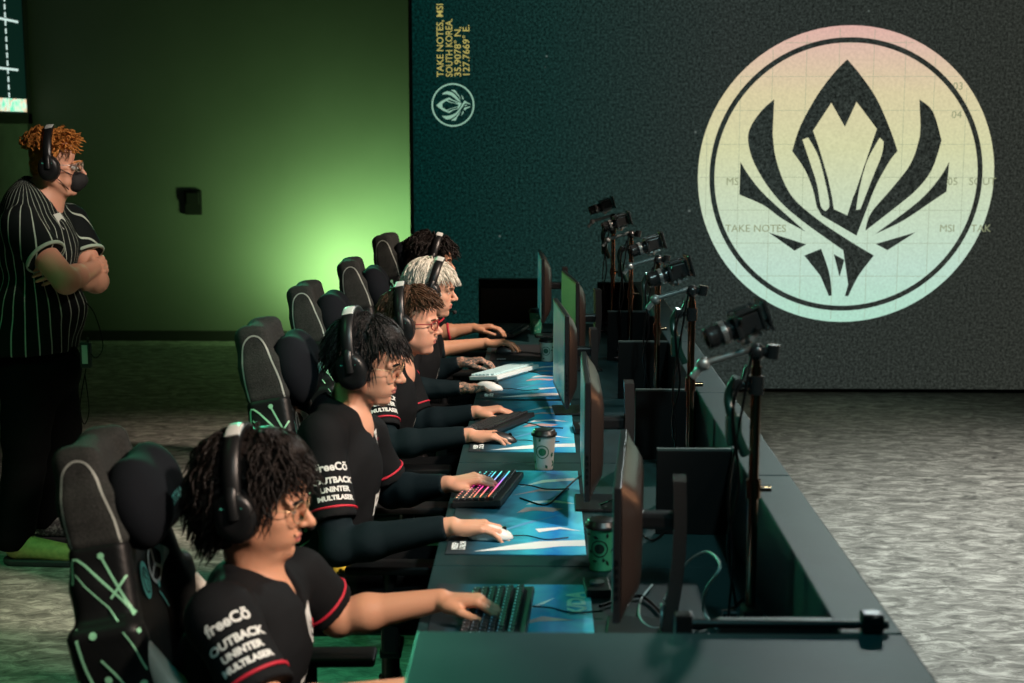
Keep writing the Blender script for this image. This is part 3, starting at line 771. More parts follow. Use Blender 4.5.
mon('slim black monitor farthest from the camera', (541.5, 258), (538, 251), 7.3, 7.85, 325, 1.10)

# ================================================================ cups
m_lid = mat('black_cup_lid', (.012, .012, .013), rough=.35)
def cup(label, u, v, h, s=1.0, tint=(.78, .76, .70), prn=(.02, .16, .08), name='coffee_cup', seed=0):
    p = seat_pt(u, v, CAM_H - DESK_Z); Z0 = DESK_Z
    root = empty(name, (p.x, p.y, Z0 + .0005), 0, label, 'cup', 'takeaway cups on the desks')
    r0, r1 = .028 * s, .038 * s
    paper = mat('cup_paper_%d' % seed, tint, rough=.6)
    mb = MB(); mb.lathe([(0, 0), (r0, 0), (r0 + .001, .004), (r1, h), (r1 + .002, h + .003), (r1, h + .005), (0, h + .005)], paper, n=32); mb.build('paper_body', None, root)
    mb = MB(); mb.lathe([(r1 + .004, h - .002), (r1 + .004, h + .006), (r1 - .001, h + .008), (r1 - .002, h + .016), (r1 - .008, h + .018), (0, h + .018)], m_lid, n=32); mb.build('lid', None, root)
    rnd = random.Random(seed); mb = MB(); inkm = mat('cup_print_%d' % seed, prn, rough=.6)
    def onto(vs, a0, z0):
        out = []
        for q in vs:
            z = z0 + q[1]; r = r0 + (r1 - r0) * z / h + .0012; a = a0 + q[0] / r; out.append((r * math.cos(a), r * math.sin(a), z))
        return out
    vs, fs = ring(0, 0, .021 * s, .021 * s, .003, 28); mb.add(onto(vs, -1.75, h * .55), fs)
    vs, fs = disc(0, 0, .013 * s, .013 * s, 18); mb.add(onto(vs, -1.75, h * .55), fs)
    for k in range(34):
        a0 = rnd.uniform(-math.pi, math.pi); z0 = rnd.uniform(.012, h - .012)
        if abs(a0 + 1.75) < .75 and abs(z0 - h * .55) < .026: continue
        w, l = rnd.uniform(.003, .005), rnd.uniform(.006, .010); an = rnd.uniform(0, 3.14)
        leaf = [(l * math.cos(an), l * math.sin(an)), (-w * math.sin(an), w * math.cos(an)), (-l * math.cos(an), -l * math.sin(an)), (w * math.sin(an), -w * math.cos(an))]
        mb.add(onto(leaf, a0, z0), [(0, 1, 2, 3)])
    mb.build('leaf_print', inkm, root)
cup('white paper coffee cup with green emblem beside the rainbow lit keyboard', 544, 469, .115, 1.0, seed=1)
cup('green and black leaf printed cup standing behind the nearest monitor', 601, 569, .112, 1.0, tint=(.10, .55, .28), prn=(.01, .03, .02), seed=2)
cup('pale cup under the farthest screens, beside the white keyboard mat', 547, 361, .095, .95, tint=(.55, .68, .60), prn=(.03, .12, .08), seed=3)
cup('green printed cup standing beside the slim farthest monitor', 536, 334, .12, .95, tint=(.05, .38, .24), prn=(.25, .6, .4), seed=4)
# small black boxes (routers) by the screens
def small_box(label, u, v, sx, sy, sz):
    p = seat_pt(u, v, CAM_H - DESK_Z); root = empty('control_box', (p.x, p.y, DESK_Z + .001), 0.05, label, 'box')
    mb = MB(); mb.box((-sx / 2, -sy / 2, 0), (sx / 2, sy / 2, sz), m_mon, bev=.003); mb.build('case', None, root)
    mb = MB(); mb.cyl((0, 0, sz), (0, 0, sz + .006), .018, n=20); mb.build('dial', mat('monitor_trim', (.3,) * 3, rough=.3), root)
small_box('flat black control box with a dial between the second and middle monitors', 583, 431, .07, .12, .022)
small_box('flat black control box lying against the nearest monitor', 597, 592, .06, .1, .02)

# ================================================================ cables on the desk
def desk_cable(label, pts, r, m):
    mb = MB(); mb.tube(catmull(pts, 8), r, n=8); o = mb.build('cable', m); tag(o, label, 'cable')
m_white = mat('white_cable', (.55, .58, .56), rough=.5)
def dp(u, v, h=.008): return Vector(place(u, v, DESK_Z + h))
desk_cable('white cable looping up behind the nearest monitor column', [dp(664, 600), dp(684, 566, .06), dp(706, 552, .13), dp(720, 566, .16), dp(706, 590, .09), dp(704, 612, .02), dp(716, 628, .008)], .0035, m_white)
desk_cable('grey cable coiled at the foot of the nearest monitor column', [dp(652, 585), dp(641, 600), dp(640, 618), dp(652, 628), dp(666, 624), dp(676, 604), dp(672, 590)], .003, m_white)
desk_cable('long black cable along the desk behind the nearest monitor', [dp(600, 606), dp(640, 596), dp(668, 618), dp(700, 628), dp(724, 615), dp(742, 600)], .004, m_rod)
desk_cable('black cable across the second mouse mat to the second monitor', [dp(520, 498, .006), dp(545, 505, .006), dp(560, 494, .006), dp(580, 476, .006), dp(596, 470, .006)], .0025, m_rod)
desk_cable('black cable behind the second monitor column', [dp(600, 505), dp(618, 500, .05), dp(630, 520, .03), dp(650, 540), dp(668, 530)], .003, m_rod)

# ================================================================ camera stands and cameras
m_pole = mat('stand_warm_light_tint', (.30, .17, .11), rough=.16, metal=1.0)  # black poles: warm light from the right put into a bronze base colour
m_cam = mat('camera_black', (.016, .018, .019), rough=.26, spec=.6)
m_camg = mat('camera_grey_metal', (.30, .33, .33), rough=.35, metal=.6)
m_glass = mat('lens_glass', (.01, .02, .03), rough=.05, spec=1.0)
CS = [(3.00, (757, 765), (740, 325), 3.00), (4.30, (692, 692), (672, 272), 4.30), (5.60, (658, 658), (649, 245), 5.60), (6.7, (631, 631), (618, 222), 6.7), (7.6, (613, 612), (603, 206), 7.6)]
cl = ['nearest video camera, large in the picture, on the stand before the first desk', 'second video camera from the viewer, on its black stand', 'middle video camera of the five, level with the first emblem edge', 'fourth video camera, half behind the middle one', 'farthest and smallest video camera of the row']
sl = ['nearest black camera stand with cables and clamp, rising from the first desk', 'second camera stand with an orange lit pole', 'middle camera stand of the row, thin pole', 'fourth camera stand from the viewer', 'farthest camera stand of the row']
def camera_rig(i):
    z, (ub, ut), (uc, vc), zc = CS[i]
    cpos = P(uc, vc, zc); X = P(ub, vc + 150, z).x; X = min(X, XI - .03)
    Y = cpos.y; base = DESK_Z
    postop = cpos.z - .058
    s = empty('camera_stand', (X, Y, base), 0, sl[i], 'camera stand', 'camera stands along the desk rim')
    hb = postop - base
    mb = MB(); mb.cyl((0, 0, .0), (0, 0, hb - .03), .011, n=16); mb.build('pole', m_pole, s)
    mb = MB(); mb.cyl((0, 0, hb * .52), (0, 0, hb - .01), .0085, n=14); mb.cyl((0, 0, hb * .5), (0, 0, hb * .5 + .04), .016, n=16); mb.cyl((0.01, 0, hb * .5 + .02), (.038, 0, hb * .5 + .02), .007, n=10); mb.build('pole_joint', m_pole, s)
    mb = MB(); mb.box((-.035, -.03, .0), (.03, .03, .035), bev=.006); mb.box((-.02, -.045, .035), (.024, .02, .075), bev=.006); mb.cyl((-.03, -.03, .02), (-.075, -.045, .02), .008); mb.cyl((-.03, 0, .055), (-.06, 0, .055), .010); mb.build('base_clamp', m_rod, s)
    # knuckle joint + arm towards the player that steadies the camera
    mb = MB(); mb.ball((0, 0, hb), .019, n=16); mb.cyl((0, 0, hb), (.034, -.01, hb + .004), .010, n=12); mb.cyl((.03, -.01, hb - .012), (.034, -.01, hb + .018), .014, n=14)
    mb.build('ball_head', m_cam, s); mb = MB(); mb.cyl((0, 0, hb - .09), (0, 0, hb - .05), .017, n=16); mb.cyl((0, 0, hb - .07), (-.036, .005, hb - .07), .008, n=10); mb.box((-.05, -.012, hb - .082), (-.03, .016, hb - .056), bev=.004); mb.build('pole_collar', m_cam, s)
    mb = MB(); dx = cpos.x - X
    mb.tube([(0, 0, hb + .010), (-.05, .0, hb - .005), (-.105, .0, hb - .022)], .0075, n=10); mb.ball((-.112, 0, hb - .026), .015, n=12)
    mb.cyl((-.112, 0, hb - .026), (-.135, 0, hb - .055), .008); mb.build('arm', m_camg, s)
    mb = MB(); mb.tube(catmull([(-.02, 0, hb - .03), (-.05, -.02, hb - .12), (-.035, -.025, hb - .28), (-.055, -.02, hb * .35), (-.03, .0, .07)]), .0035, n=6)
    mb.tube(catmull([(-.01, -.01, hb + .01), (-.028, -.02, hb - .1), (-.055, -.02, hb - .3), (-.045, -.03, hb * .3), (-.05, -.02, .05)]), .003, n=6); mb.build('cable', m_rod, s)
    mb = MB(); mb.tube(catmull([(-.04, .0, hb - .055), (-.056, .01, hb - .095), (-.05, -.01, hb - .14), (-.035, -.012, hb - .185), (-.02, -.01, hb - .22)]), [.008, .014, .016, .012, .010] + [.010] * 20 if False else .011, n=8)
    mb.box((-.062, -.02, hb - .20), (-.03, .014, hb - .135), bev=.006); mb.build('cable_bundle', mat('bundle_dark_green', (.012, .05, .035), rough=.3, spec=.7), s)
    # camera
    c = empty('video_camera', tuple(cpos), 0, cl[i], 'camera', 'video cameras on the stands')
    c.scale = (.86, .86, .86); c.rotation_euler = (0, math.radians(-17 if i else -20), math.radians(8))   # lens points to -x, tipped down
    # local frame: -x is forward (lens)
    mb = MB(); mb.box((-.012, -.030, -.026), (.050, .030, .026), bev=.006); mb.box((-.004, -.014, .026), (.036, .014, .038), bev=.005); mb.cyl((.036, .020, .026), (.036, .020, .034), .008, n=14); mb.box((-.02, -.036, -.030), (-.004, -.010, .014), bev=.006); mb.build('camera_body', m_cam, c)
    mb = MB(); R_ = Matrix.Rotation(math.radians(-90), 4, 'Y')
    mb.lathe([(0, .0), (.024, .0), (.026, .006), (.026, .022), (.0285, .024), (.0285, .044), (.026, .046), (.027, .068), (.0275, .078), (.024, .079), (.021, .074), (0, .070)], m_cam, 28, Matrix.Translation((-.012, 0, -.004)) @ R_)
    for zz, rr in ((.010, .0272), (.034, .0292), (.058, .0274)):
        for q in range(28):
            a = q * 2 * math.pi / 28; Mx = Matrix.Translation((-.012, 0, -.004)) @ R_ @ Matrix.Rotation(a, 4, 'Z')
            mb.box((rr - .0016, -.0016, zz - .006), (rr + .0006, .0016, zz + .006), m_camg if zz == .034 else m_cam, M=Mx)
    mb.build('lens', None, c)
    mb = MB(); mb.lathe([(0, .0745), (.019, .0735)], m_glass, 24, Matrix.Translation((-.012, 0, -.004)) @ R_); mb.build('lens_glass', None, c)
    mb = MB(); mb.box((.062, -.042, -.034), (.070, .042, .044), m_cam, bev=.002); mb.box((.0702, -.037, -.028), (.0708, .037, .038), m_camg); mb.cyl((.05, -.02, -.01), (.064, -.02, -.01), .005, m=m_cam); mb.build('flip_screen', None, c)
    mb = MB(); mb.box((-.02, -.020, -.040), (.042, .020, -.030), bev=.003); mb.cyl((.0, 0, -.05), (0, 0, -.036), .012); mb.cyl((.01, -.02, -.035), (.01, -.034, -.035), .007, n=12); mb.build('quick_release_plate', m_camg, c)
    mb = MB(); mb.box((-.018, -.034, -.030), (-.012, .034, .030), bev=.002); mb.box((.048, -.034, -.030), (.054, .034, .034), bev=.002); mb.box((-.015, -.036, .030), (.052, -.028, .036), bev=.002); mb.box((-.015, .028, .030), (.052, .036, .036), bev=.002)
    mb.cyl((.0, -.036, .02), (.0, -.046, .02), .006, n=10); mb.cyl((.03, -.036, -.012), (.03, -.044, -.012), .005, n=10); mb.build('cage', m_camg if i in (9,) else m_cam, c)
for i in range(5): camera_rig(i)

# ================================================================ chairs
m_ch_blk = mat('chair_black_leather', (.006, .007, .0075), rough=.45, spec=.22, bump=(90, .06))
m_ch_gry = mat('chair_grey_fabric', (.024, .027, .026), rough=.9, spec=.08, noise=(260, (.044, .047, .045), .35, .65), bump=(300, .25))
m_ch_crm = mat('chair_cream_leather', (.52, .50, .44), rough=.45)
m_ch_yel = mat('chair_yellow_leather', (.62, .50, .05), rough=.5)
m_ch_pipe = mat('chair_piping', (.34, .38, .35), rough=.6)
m_ch_line = mat('chair_print_line', (.24, .58, .36), rough=.5)
m_ch_star = mat('chair_star_silver', (.80, .83, .83), rough=.4)
m_ch_teal = mat('chair_badge_teal', (.20, .85, .75), rough=.45)
m_pillow = mat('pillow_velour', (.006, .008, .011), rough=.9, spec=.12)
m_metal = mat('chair_metal', (.04, .04, .042), rough=.35, metal=.8)
BK = Matrix.Translation((-.10, 0, .50))   # hinge of the backrest in the chair's own frame
def make_chair(recline):
    root = empty('gaming_chair', (0, 0, 0))
    R = Matrix.Translation((-.20, 0, .50)) @ Matrix.Rotation(math.radians(-recline), 4, 'Y')   # local z: up the back, x: towards the sitter
    def bk(s_): return s_
    # seat
    S = Sculpt(.008)
    S.box((.03, 0, .44), (.25, .20, .045), .04, .03); S.cap((-.18, -.235, .475), (.26, -.235, .47), .045, .05, .03); S.cap((-.18, .235, .475), (.26, .235, .47), .045, .05, .03)
    S.mesh('seat', m_ch_blk, parent=root, world=False)
    # backrest shell: broad wings at the shoulders, narrower towards the head
    S = Sculpt(.006)
    S.box((-.03, 0, .30), (.045, .20, .27), .04, .02, M=R)
    S.box((-.035, 0, .68), (.036, .12, .125), .035, .04, M=R)
    for sg in (-1, 1):
        S.cap((.0, sg * .225, .10), (.01, sg * .215, .30), .045, .05, .03, M=R)
        S.cap((.01, sg * .215, .30), (.012, sg * .198, .39), .046, .042, .03, M=R)
        S.box((-.01, sg * .230, .27), (.076, .028, .20), .027, .03, M=R)
        S.box((-.006, sg * .180, .500), (.062, .028, .135), .024, .03, M=R, rot=(sg * 17, 0, 0))
    back = S.mesh('backrest', m_ch_blk, parent=root, world=False); bbvh = S.bvh()
    # grey fabric head cover
    S = Sculpt(.006)
    S.box((-.030, 0, .725), (.040, .110, .108), .038, .02, M=R)
    for sg in (-1, 1):
        S.box((-.004, sg * .130, .675), (.063, .029, .068), .024, .03, M=R, rot=(sg * 12, 0, 0)); S.box((-.016, sg * .112, .750), (.047, .028, .085), .026, .04, M=R, rot=(sg * 8, 0, 0))
    S.mesh('head_cover', m_ch_gry, parent=root, world=False); hb = S.bvh()
    # piping along the wing of the head cover and prints
    def sidep(mb, pts, w, m, bv, sg=-1):
        """pts in (toward the sitter, up the back) on the wing's outer side"""
        pp = catmull([(p[0], p[1], 0) for p in pts], 5) if len(pts) > 2 else [Vector((pts[0][0] + (pts[1][0] - pts[0][0]) * t / 8, pts[0][1] + (pts[1][1] - pts[0][1]) * t / 8, 0)) for t in range(9)]
        M = R @ frame((0, sg * .45, 0), (-sg, 0, 0) if sg > 0 else (1, 0, 0), (0, 0, 1))
        if sg > 0: pp = [Vector((-p.x, p.y, 0)) for p in pp]
        project(mb, strip([(p.x, p.y) for p in pp], w), M, bv, m, .002, .6)
    for sg in (-1, 1):
        mb = MB()
        sidep(mb, [(-.052, .618), (-.056, .67), (-.053, .74), (-.042, .79), (-.016, .812), (.010, .80), (.026, .75), (.042, .68), (.047, .618)], .0045, m_ch_pipe, hb, sg)
        mb.build('piping', None, root)
    for sg in (-1, 1):
        mb = MB()
        sidep(mb, [(-.060, .555), (-.045, .605), (.045, .49), (.066, .43)], .005, m_ch_line, bbvh, sg)
        sidep(mb, [(-.052, .575), (.036, .45), (.060, .36)], .003, m_ch_line, bbvh, sg)
        sidep(mb, [(.005, .600), (.052, .475)], .005, m_ch_line, bbvh, sg)
        sidep(mb, [(.012, .515), (.048, .555)], .005, m_ch_line, bbvh, sg)
        sidep(mb, [(-.06, .47), (-.05, .36), (-.01, .24), (.015, .215), (.012, .25)], .006, m_ch_line, bbvh, sg)
        sidep(mb, [(-.02, .40), (.02, .33), (.06, .23)], .005, m_ch_line, bbvh, sg)
        sidep(mb, [(-.06, .17), (.06, .22)], .005, m_ch_line, bbvh, sg); sidep(mb, [(-.05, .09), (.05, .18)], .005, m_ch_line, bbvh, sg)
        sidep(mb, [(.02, .14), (.06, .07)], .005, m_ch_line, bbvh, sg); sidep(mb, [(-.075, .36), (-.085, .32), (-.075, .30)], .005, m_ch_line, bbvh, sg)
        M = R @ frame((0, sg * .45, 0), (1, 0, 0) if sg < 0 else (-1, 0, 0), (0, 0, 1))
        for (a, b2, r) in [(-.025, .455, .008), (-.015, .355, .008), (.05, .335, .007), (.04, .245, .006), (.004, .605, .007), (-.03, .24, .005), (.03, .16, .006)]:
            project(mb, disc(a if sg < 0 else -a, b2, r, r, 12), M, bbvh, m_ch_line, .0025, .6)
        mb.build('line_print', None, root)
    # front prints: circled star and small strokes
    Mf = R @ frame((.5, 0, 0), (0, 1, 0), (0, 0, 1))
    def front(shape, m, off=.003): project(mb, shape, Mf, bbvh, m, off, .8)
    mb = MB()
    front(ring(.105, .485, .044, .044, .010, 40), m_ch_star)
    for a in (90, 210, 330):
        front(strip([(.105 + .040 * t / 5 * math.cos(math.radians(a)), .485 + .040 * t / 5 * math.sin(math.radians(a))) for t in range(6)], .009), m_ch_star)
    mb.build('star_badge', None, root)
    mb = MB(); front(disc(.015, .475, .030, .046, 30), m_ch_teal, .0035); mb.build('oval_badge', None, root)
    mb = MB(); front(ring(.015, .475, .018, .030, .004, 24), m_ch_blk, .0045); front(strip([(.015, .455), (.022, .475), (.010, .485), (.018, .50)], .004), m_ch_blk, .0045)
    front(strip([(.09, .42), (.11, .395), (.13, .365)], .006), m_ch_teal); front(disc(.10, .435, .009, .009), m_ch_teal)
    mb.build('badge_mark', None, root)
    # cream and yellow bolsters at the waist
    for sg in (-1, 1):
        S = Sculpt(.006)
        S.cap((.058, sg * .222, .40), (.094, sg * .226, .28), .016, .036, .02, M=R); S.cap((.094, sg * .226, .28), (.092, sg * .228, .06), .036, .034, .02, M=R)
        zc_ = (R @ Vector((.08, 0, .24))).z
        S.mesh('bolster', None, parent=root, world=False, mats=[m_ch_crm, m_ch_yel], matfn=lambda c, zc_=zc_: (c[:, 2] < zc_ + .0).astype(int))
    # pillow strapped at the head
    S = Sculpt(.007)
    S.ell((.072, 0, .680), (.058, .140, .100), .02, M=R); S.ell((.068, .080, .680), (.056, .072, .104), .04, M=R); S.ell((.068, -.080, .680), (.056, .072, .104), .04, M=R)
    S.mesh('head_pillow', m_pillow, parent=root, world=False); pb_ = S.bvh()
    mb = MB()
    vs, fs = text_mesh('TITAN', .034, .0015, 'CENTER'); project(mb, ([(p.x, p.y + .655, 0) for p in vs], fs), Mf, pb_, m_ch_teal, .003, .8)
    mb.build('pillow_print', None, root)
    # arms
    for sg in (-1, 1):
        ar = empty('armrest', (.05, sg * .31, 0)); ar.parent = root
        mb = MB(); mb.cyl((-.02, 0, .42), (-.02, 0, .64), .02, n=14); mb.box((-.045, -.028, .40), (.005, .028, .56), bev=.01); mb.box((-.05, -.10 if sg > 0 else -.02, .385), (.01, .02 if sg > 0 else .10, .41), bev=.005); mb.build('post', m_metal, ar)
        mb = MB(); mb.box((-.14, -.045, .64), (.14, .045, .665), bev=.011, seg=3); mb.build('arm_pad', m_ch_blk, ar)
    # base
    mb = MB(); mb.cyl((0, 0, .10), (0, 0, .37), .028, n=16); mb.cyl((0, 0, .08), (0, 0, .20), .036, n=16); mb.box((-.12, -.10, .365), (.12, .10, .40), bev=.01); mb.build('gas_lift', m_metal, root)
    for k in range(5):
        a = math.radians(72 * k + 20); e = Vector((math.cos(a) * .31, math.sin(a) * .31, .085))
        mb = MB(); mb.tube([(math.cos(a) * .03, math.sin(a) * .03, .13), e * .55 + Vector((0, 0, .055)), e], [.032, .026, .018], n=10); mb.build('base_leg', m_metal, root)
        mb = MB(); t = Vector((-math.sin(a), math.cos(a), 0)) * .012
        for q in (-1, 1): c0 = Vector((e.x, e.y, .032)) + t * q; mb.cyl(c0 - t * .6, c0 + t * .6, .0315, n=18)
        mb.cyl((e.x, e.y, .04), (e.x, e.y, .09), .008, n=8); mb.build('caster', m_metal, root)
    return root
chair0 = make_chair(11)
CH = [((105, 428), 2.98, 1.21, 2.0), ((268, 314), 4.15, 1.29, 1.0), ((312, 281), 5.30, 1.29, 0.0), ((357, 256), 6.30, 1.29, 3.0), ((390, 230), 7.20, 1.29, -4.0)]
chl = ['black and grey gaming chair nearest the camera with cream and yellow bolster', 'gaming chair behind the second player, silver star beside its pillow', 'gaming chair behind the player with red framed glasses',
       'gaming chair of the tattooed blond player, only its grey top showing', 'tall gaming chair edged in green light, farthest in the row']
for i, ((u, v), z, zt_, rz) in enumerate(CH):
    p = P(u, v, z)
    o = chair0 if i == 0 else copy_tree(chair0)
    o.location = (p.x + .345, p.y, 0); o.scale = (1, 1, (.905, .965, .955, .955, .985)[i]); o.rotation_euler = (0, 0, math.radians(rz))
    tag(o, chl[i], 'chair', 'gaming chairs behind the players')
CHAIRS = CH
# ================================================================ people
def skin_mat(name, col):
    m = mat(name, col, rough=.48, spec=.4, sss=.12, bump=(220, .05))
    return m
m_lip = mat('lips', (.42, .13, .11), rough=.4, sss=.1)
m_jer = mat('jersey_black', (.0060, .0066, .0076), rough=.75, spec=.09, noise=(6, (.010, .011, .0125), .3, .7), bump=(420, .12))
m_sleeve = mat('undersleeve_navy', (.0055, .0125, .016), rough=.8, spec=.09, bump=(500, .15))
m_red = mat('jersey_red_trim', (.50, .012, .035), rough=.6)
m_whi = mat('jersey_print_white', (.68, .70, .68), rough=.6)
m_trou = mat('trousers_black', (.004, .0045, .005), rough=.9, spec=.06, bump=(200, .1))
m_eyew = mat('eye_white', (.72, .70, .66), rough=.2); m_eyei = mat('eye_dark', (.03, .018, .012), rough=.15)
m_hs = mat('headset_black', (.009, .010, .011), rough=.36, spec=.35); m_hsc = mat('headset_cushion', (.010, .010, .011), rough=.8)
m_hsw = mat('headset_mark_pale', (.60, .64, .62), rough=.4); m_hst = mat('headset_glint_teal', (.08, .50, .38), rough=.35)  # pale: logo patch on the band; teal: glint painted on the cups

def folds(seed, amp=.0035, freq=1.0):
    r = np.random.RandomState(seed); W = r.normal(size=(7, 3)) * 26 * freq; W[:, 2] *= 1.3; ph = r.uniform(0, 6.28, 7)
    def f(p):
        o = np.zeros(len(p))
        for i in range(7): o += np.abs(np.sin(p @ W[i] * .5 + ph[i] + .7 * np.sin(p @ W[(i + 2) % 7] * .4)))
        return (o / 7 - .63) * amp * 3
    return f

def head_frame(c, yaw, pitch, roll=0):
    """x: face direction, z: crown; positive pitch looks down"""
    return Matrix.Translation(c) @ Matrix.Rotation(math.radians(yaw), 4, 'Z') @ Matrix.Rotation(math.radians(pitch), 4, 'Y') @ Matrix.Rotation(math.radians(roll), 4, 'X')

def add_head(S, H, fat=1.0, nose=1.0, jaw=1.0, beard=0):
    e, c = S.ell, S.cap
    e((-.014, 0, .032), (.098, .076, .086), .01, M=H)
    e((.012, 0, .045), (.082, .068, .068), .02, M=H)                       # forehead
    e((.030, 0, -.030), (.058, .058 * fat, .076), .025, M=H)               # mid face
    for s_ in (-1, 1):
        c((-.012, s_ * .056 * fat, -.045), (.048, s_ * .026, -.100), .020 * jaw, .016, .03, M=H)   # jaw line
        e((.050, s_ * .040, -.030), (.026, .022 * fat, .022), .02, M=H)    # cheek bones
        e((.046, s_ * .034 * fat, -.062), (.028, .022 * fat, .026), .02, M=H)
        c((.076, s_ * .044, .010), (.088, s_ * .012, .014), .0095, .0095, .012, M=H)  # brow
        e((.003, s_ * .079, -.012), (.017, .007, .030), .006, M=H, rot=(0, 12, s_ * -18))          # ear
        e((-.002, s_ * .083, -.010), (.009, .005, .019), .004, sub=True, M=H)
    e((.066, 0, -.102), (.020, .022, .017), .018, M=H)                     # chin
    e((.068, 0, -.066), (.024, .030, .026), .02, M=H)                      # muzzle
    for s_ in (-1, 1):
        e((.095, s_ * .031, -.003), (.020, .016, .011), .010, sub=True, M=H)   # sockets
        e((.0735, s_ * .0305, -.0035), (.0135, .0145, .0125), .003, M=H)       # closed-down lids
        e((.0800, s_ * .0305, -.0050), (.0078, .0108, .0036), .002, sub=True, M=H)
    nl = .016 * (nose - 1)
    c((.084, 0, .006), (.108 + nl, 0, -.028), .0070, .0095, .008, M=H)
    e((.108 + nl, 0, -.0335), (.0125, .0100, .0090), .007, M=H)
    for s_ in (-1, 1):
        e((.098, s_ * .0105, -.0365), (.0100, .0068, .0068), .006, M=H)
        e((.104, s_ * .0062, -.0440), (.0045, .0030, .0030), .002, sub=True, M=H)
    e((.089, 0, -.0605), (.0095, .0210, .0052), .005, M=H); e((.087, 0, -.0725), (.0098, .0185, .0060), .005, M=H)
    e((.097, 0, -.0665), (.0080, .0200, .0016), .002, sub=True, M=H)
    e((.090, 0, -.0850), (.0070, .0160, .0050), .008, sub=True, M=H)

FING = {  # root (along palm, towards thumb), lengths, radii
    'index': ((.088, .026), (.040, .025, .020), .0086), 'middle': ((.092, .006), (.044, .028, .021), .0088),
    'ring': ((.088, -.014), (.041, .026, .020), .0083), 'pinky': ((.080, -.032), (.032, .020, .018), .0073)}
def add_hand(S, wrist, direction, up, side, curl=(25, 40, 25), spread=5, scale=1.0, curls=None, thumb=0.0, k=.004):
    """side: +1 thumb lies on the +y side of a frame x=direction z=up, -1 on the other"""
    x = Vector(direction).normalized(); z = Vector(up); z = (z - x * z.dot(x)).normalized(); y = z.cross(x)
    if side < 0: y = -y
    M = Matrix(((x.x, y.x, z.x, wrist[0]), (x.y, y.y, z.y, wrist[1]), (x.z, y.z, z.z, wrist[2]), (0, 0, 0, 1))) @ Matrix.Scale(scale, 4)
    T = lambda p: M @ Vector(p)
    sc = scale
    # palm from four metacarpals + heel
    for (f, ((fx, fy), ls, r)) in FING.items():
        S.cap(T((.008, fy * .62, -.001)), T((fx - .004, fy, .0015 if f in ('index', 'middle') else -.001)), .0145 * sc, .0112 * sc, .010)
    S.ell(T((.030, .022, -.010)), (.030 * sc, .017 * sc, .014 * sc), .010); S.ell(T((.040, -.022, -.009)), (.034 * sc, .015 * sc, .013 * sc), .010)
    S.ell(T((.045, 0, -.003)), (.030 * sc, .020 * sc, .012 * sc), .012)
    tips = []
    for i, (f, ((fx, fy), ls, r)) in enumerate(FING.items()):
        cu = (curls or {}).get(f, curl); a = math.radians(-4); sp = math.radians((1.5 - i) * spread)
        p = Vector((fx, fy, 0)); rr = [r * 1.06, r, r * .93, r * .82]
        for j in range(3):
            a += math.radians(cu[j]); d = Vector((math.cos(a) * math.cos(sp), math.cos(a) * math.sin(sp), -math.sin(a)))
            q = p + d * ls[j]; S.cap(T(p), T(q), rr[j] * sc, rr[j + 1] * sc, k if j else .006)
            if j == 0: S.ell(T(p + Vector((0, 0, .002))), (r * 1.15 * sc,) * 3, .005)
            p = q
        tips.append(T(p))
    t0, t1 = Vector((.022, .026, -.008)), Vector((.050, .046, -.016 - .004 * thumb)); t2 = t1 + Vector((.032, .008 - .012 * thumb, -.012)); t3 = t2 + Vector((.024, -.002 - .008 * thumb, -.010))
    S.cap(T(t0), T(t1), .0150 * sc, .0112 * sc, .010); S.cap(T(t1), T(t2), .0108 * sc, .0095 * sc, .004); S.cap(T(t2), T(t3), .0095 * sc, .0082 * sc, .003)
    return tips

def add_arm(S, sh, el, wr, fat=1.0, k=.02):
    S.cap(sh, el, .050 * fat, .038 * fat, k)
    m = Vector(el).lerp(Vector(wr), .28); S.cap(el, m, .039 * fat, .042 * fat, k); S.cap(m, wr, .041 * fat, .0255 * fat, k)
    S.ell(Vector(el), (.036 * fat,) * 3, .02)

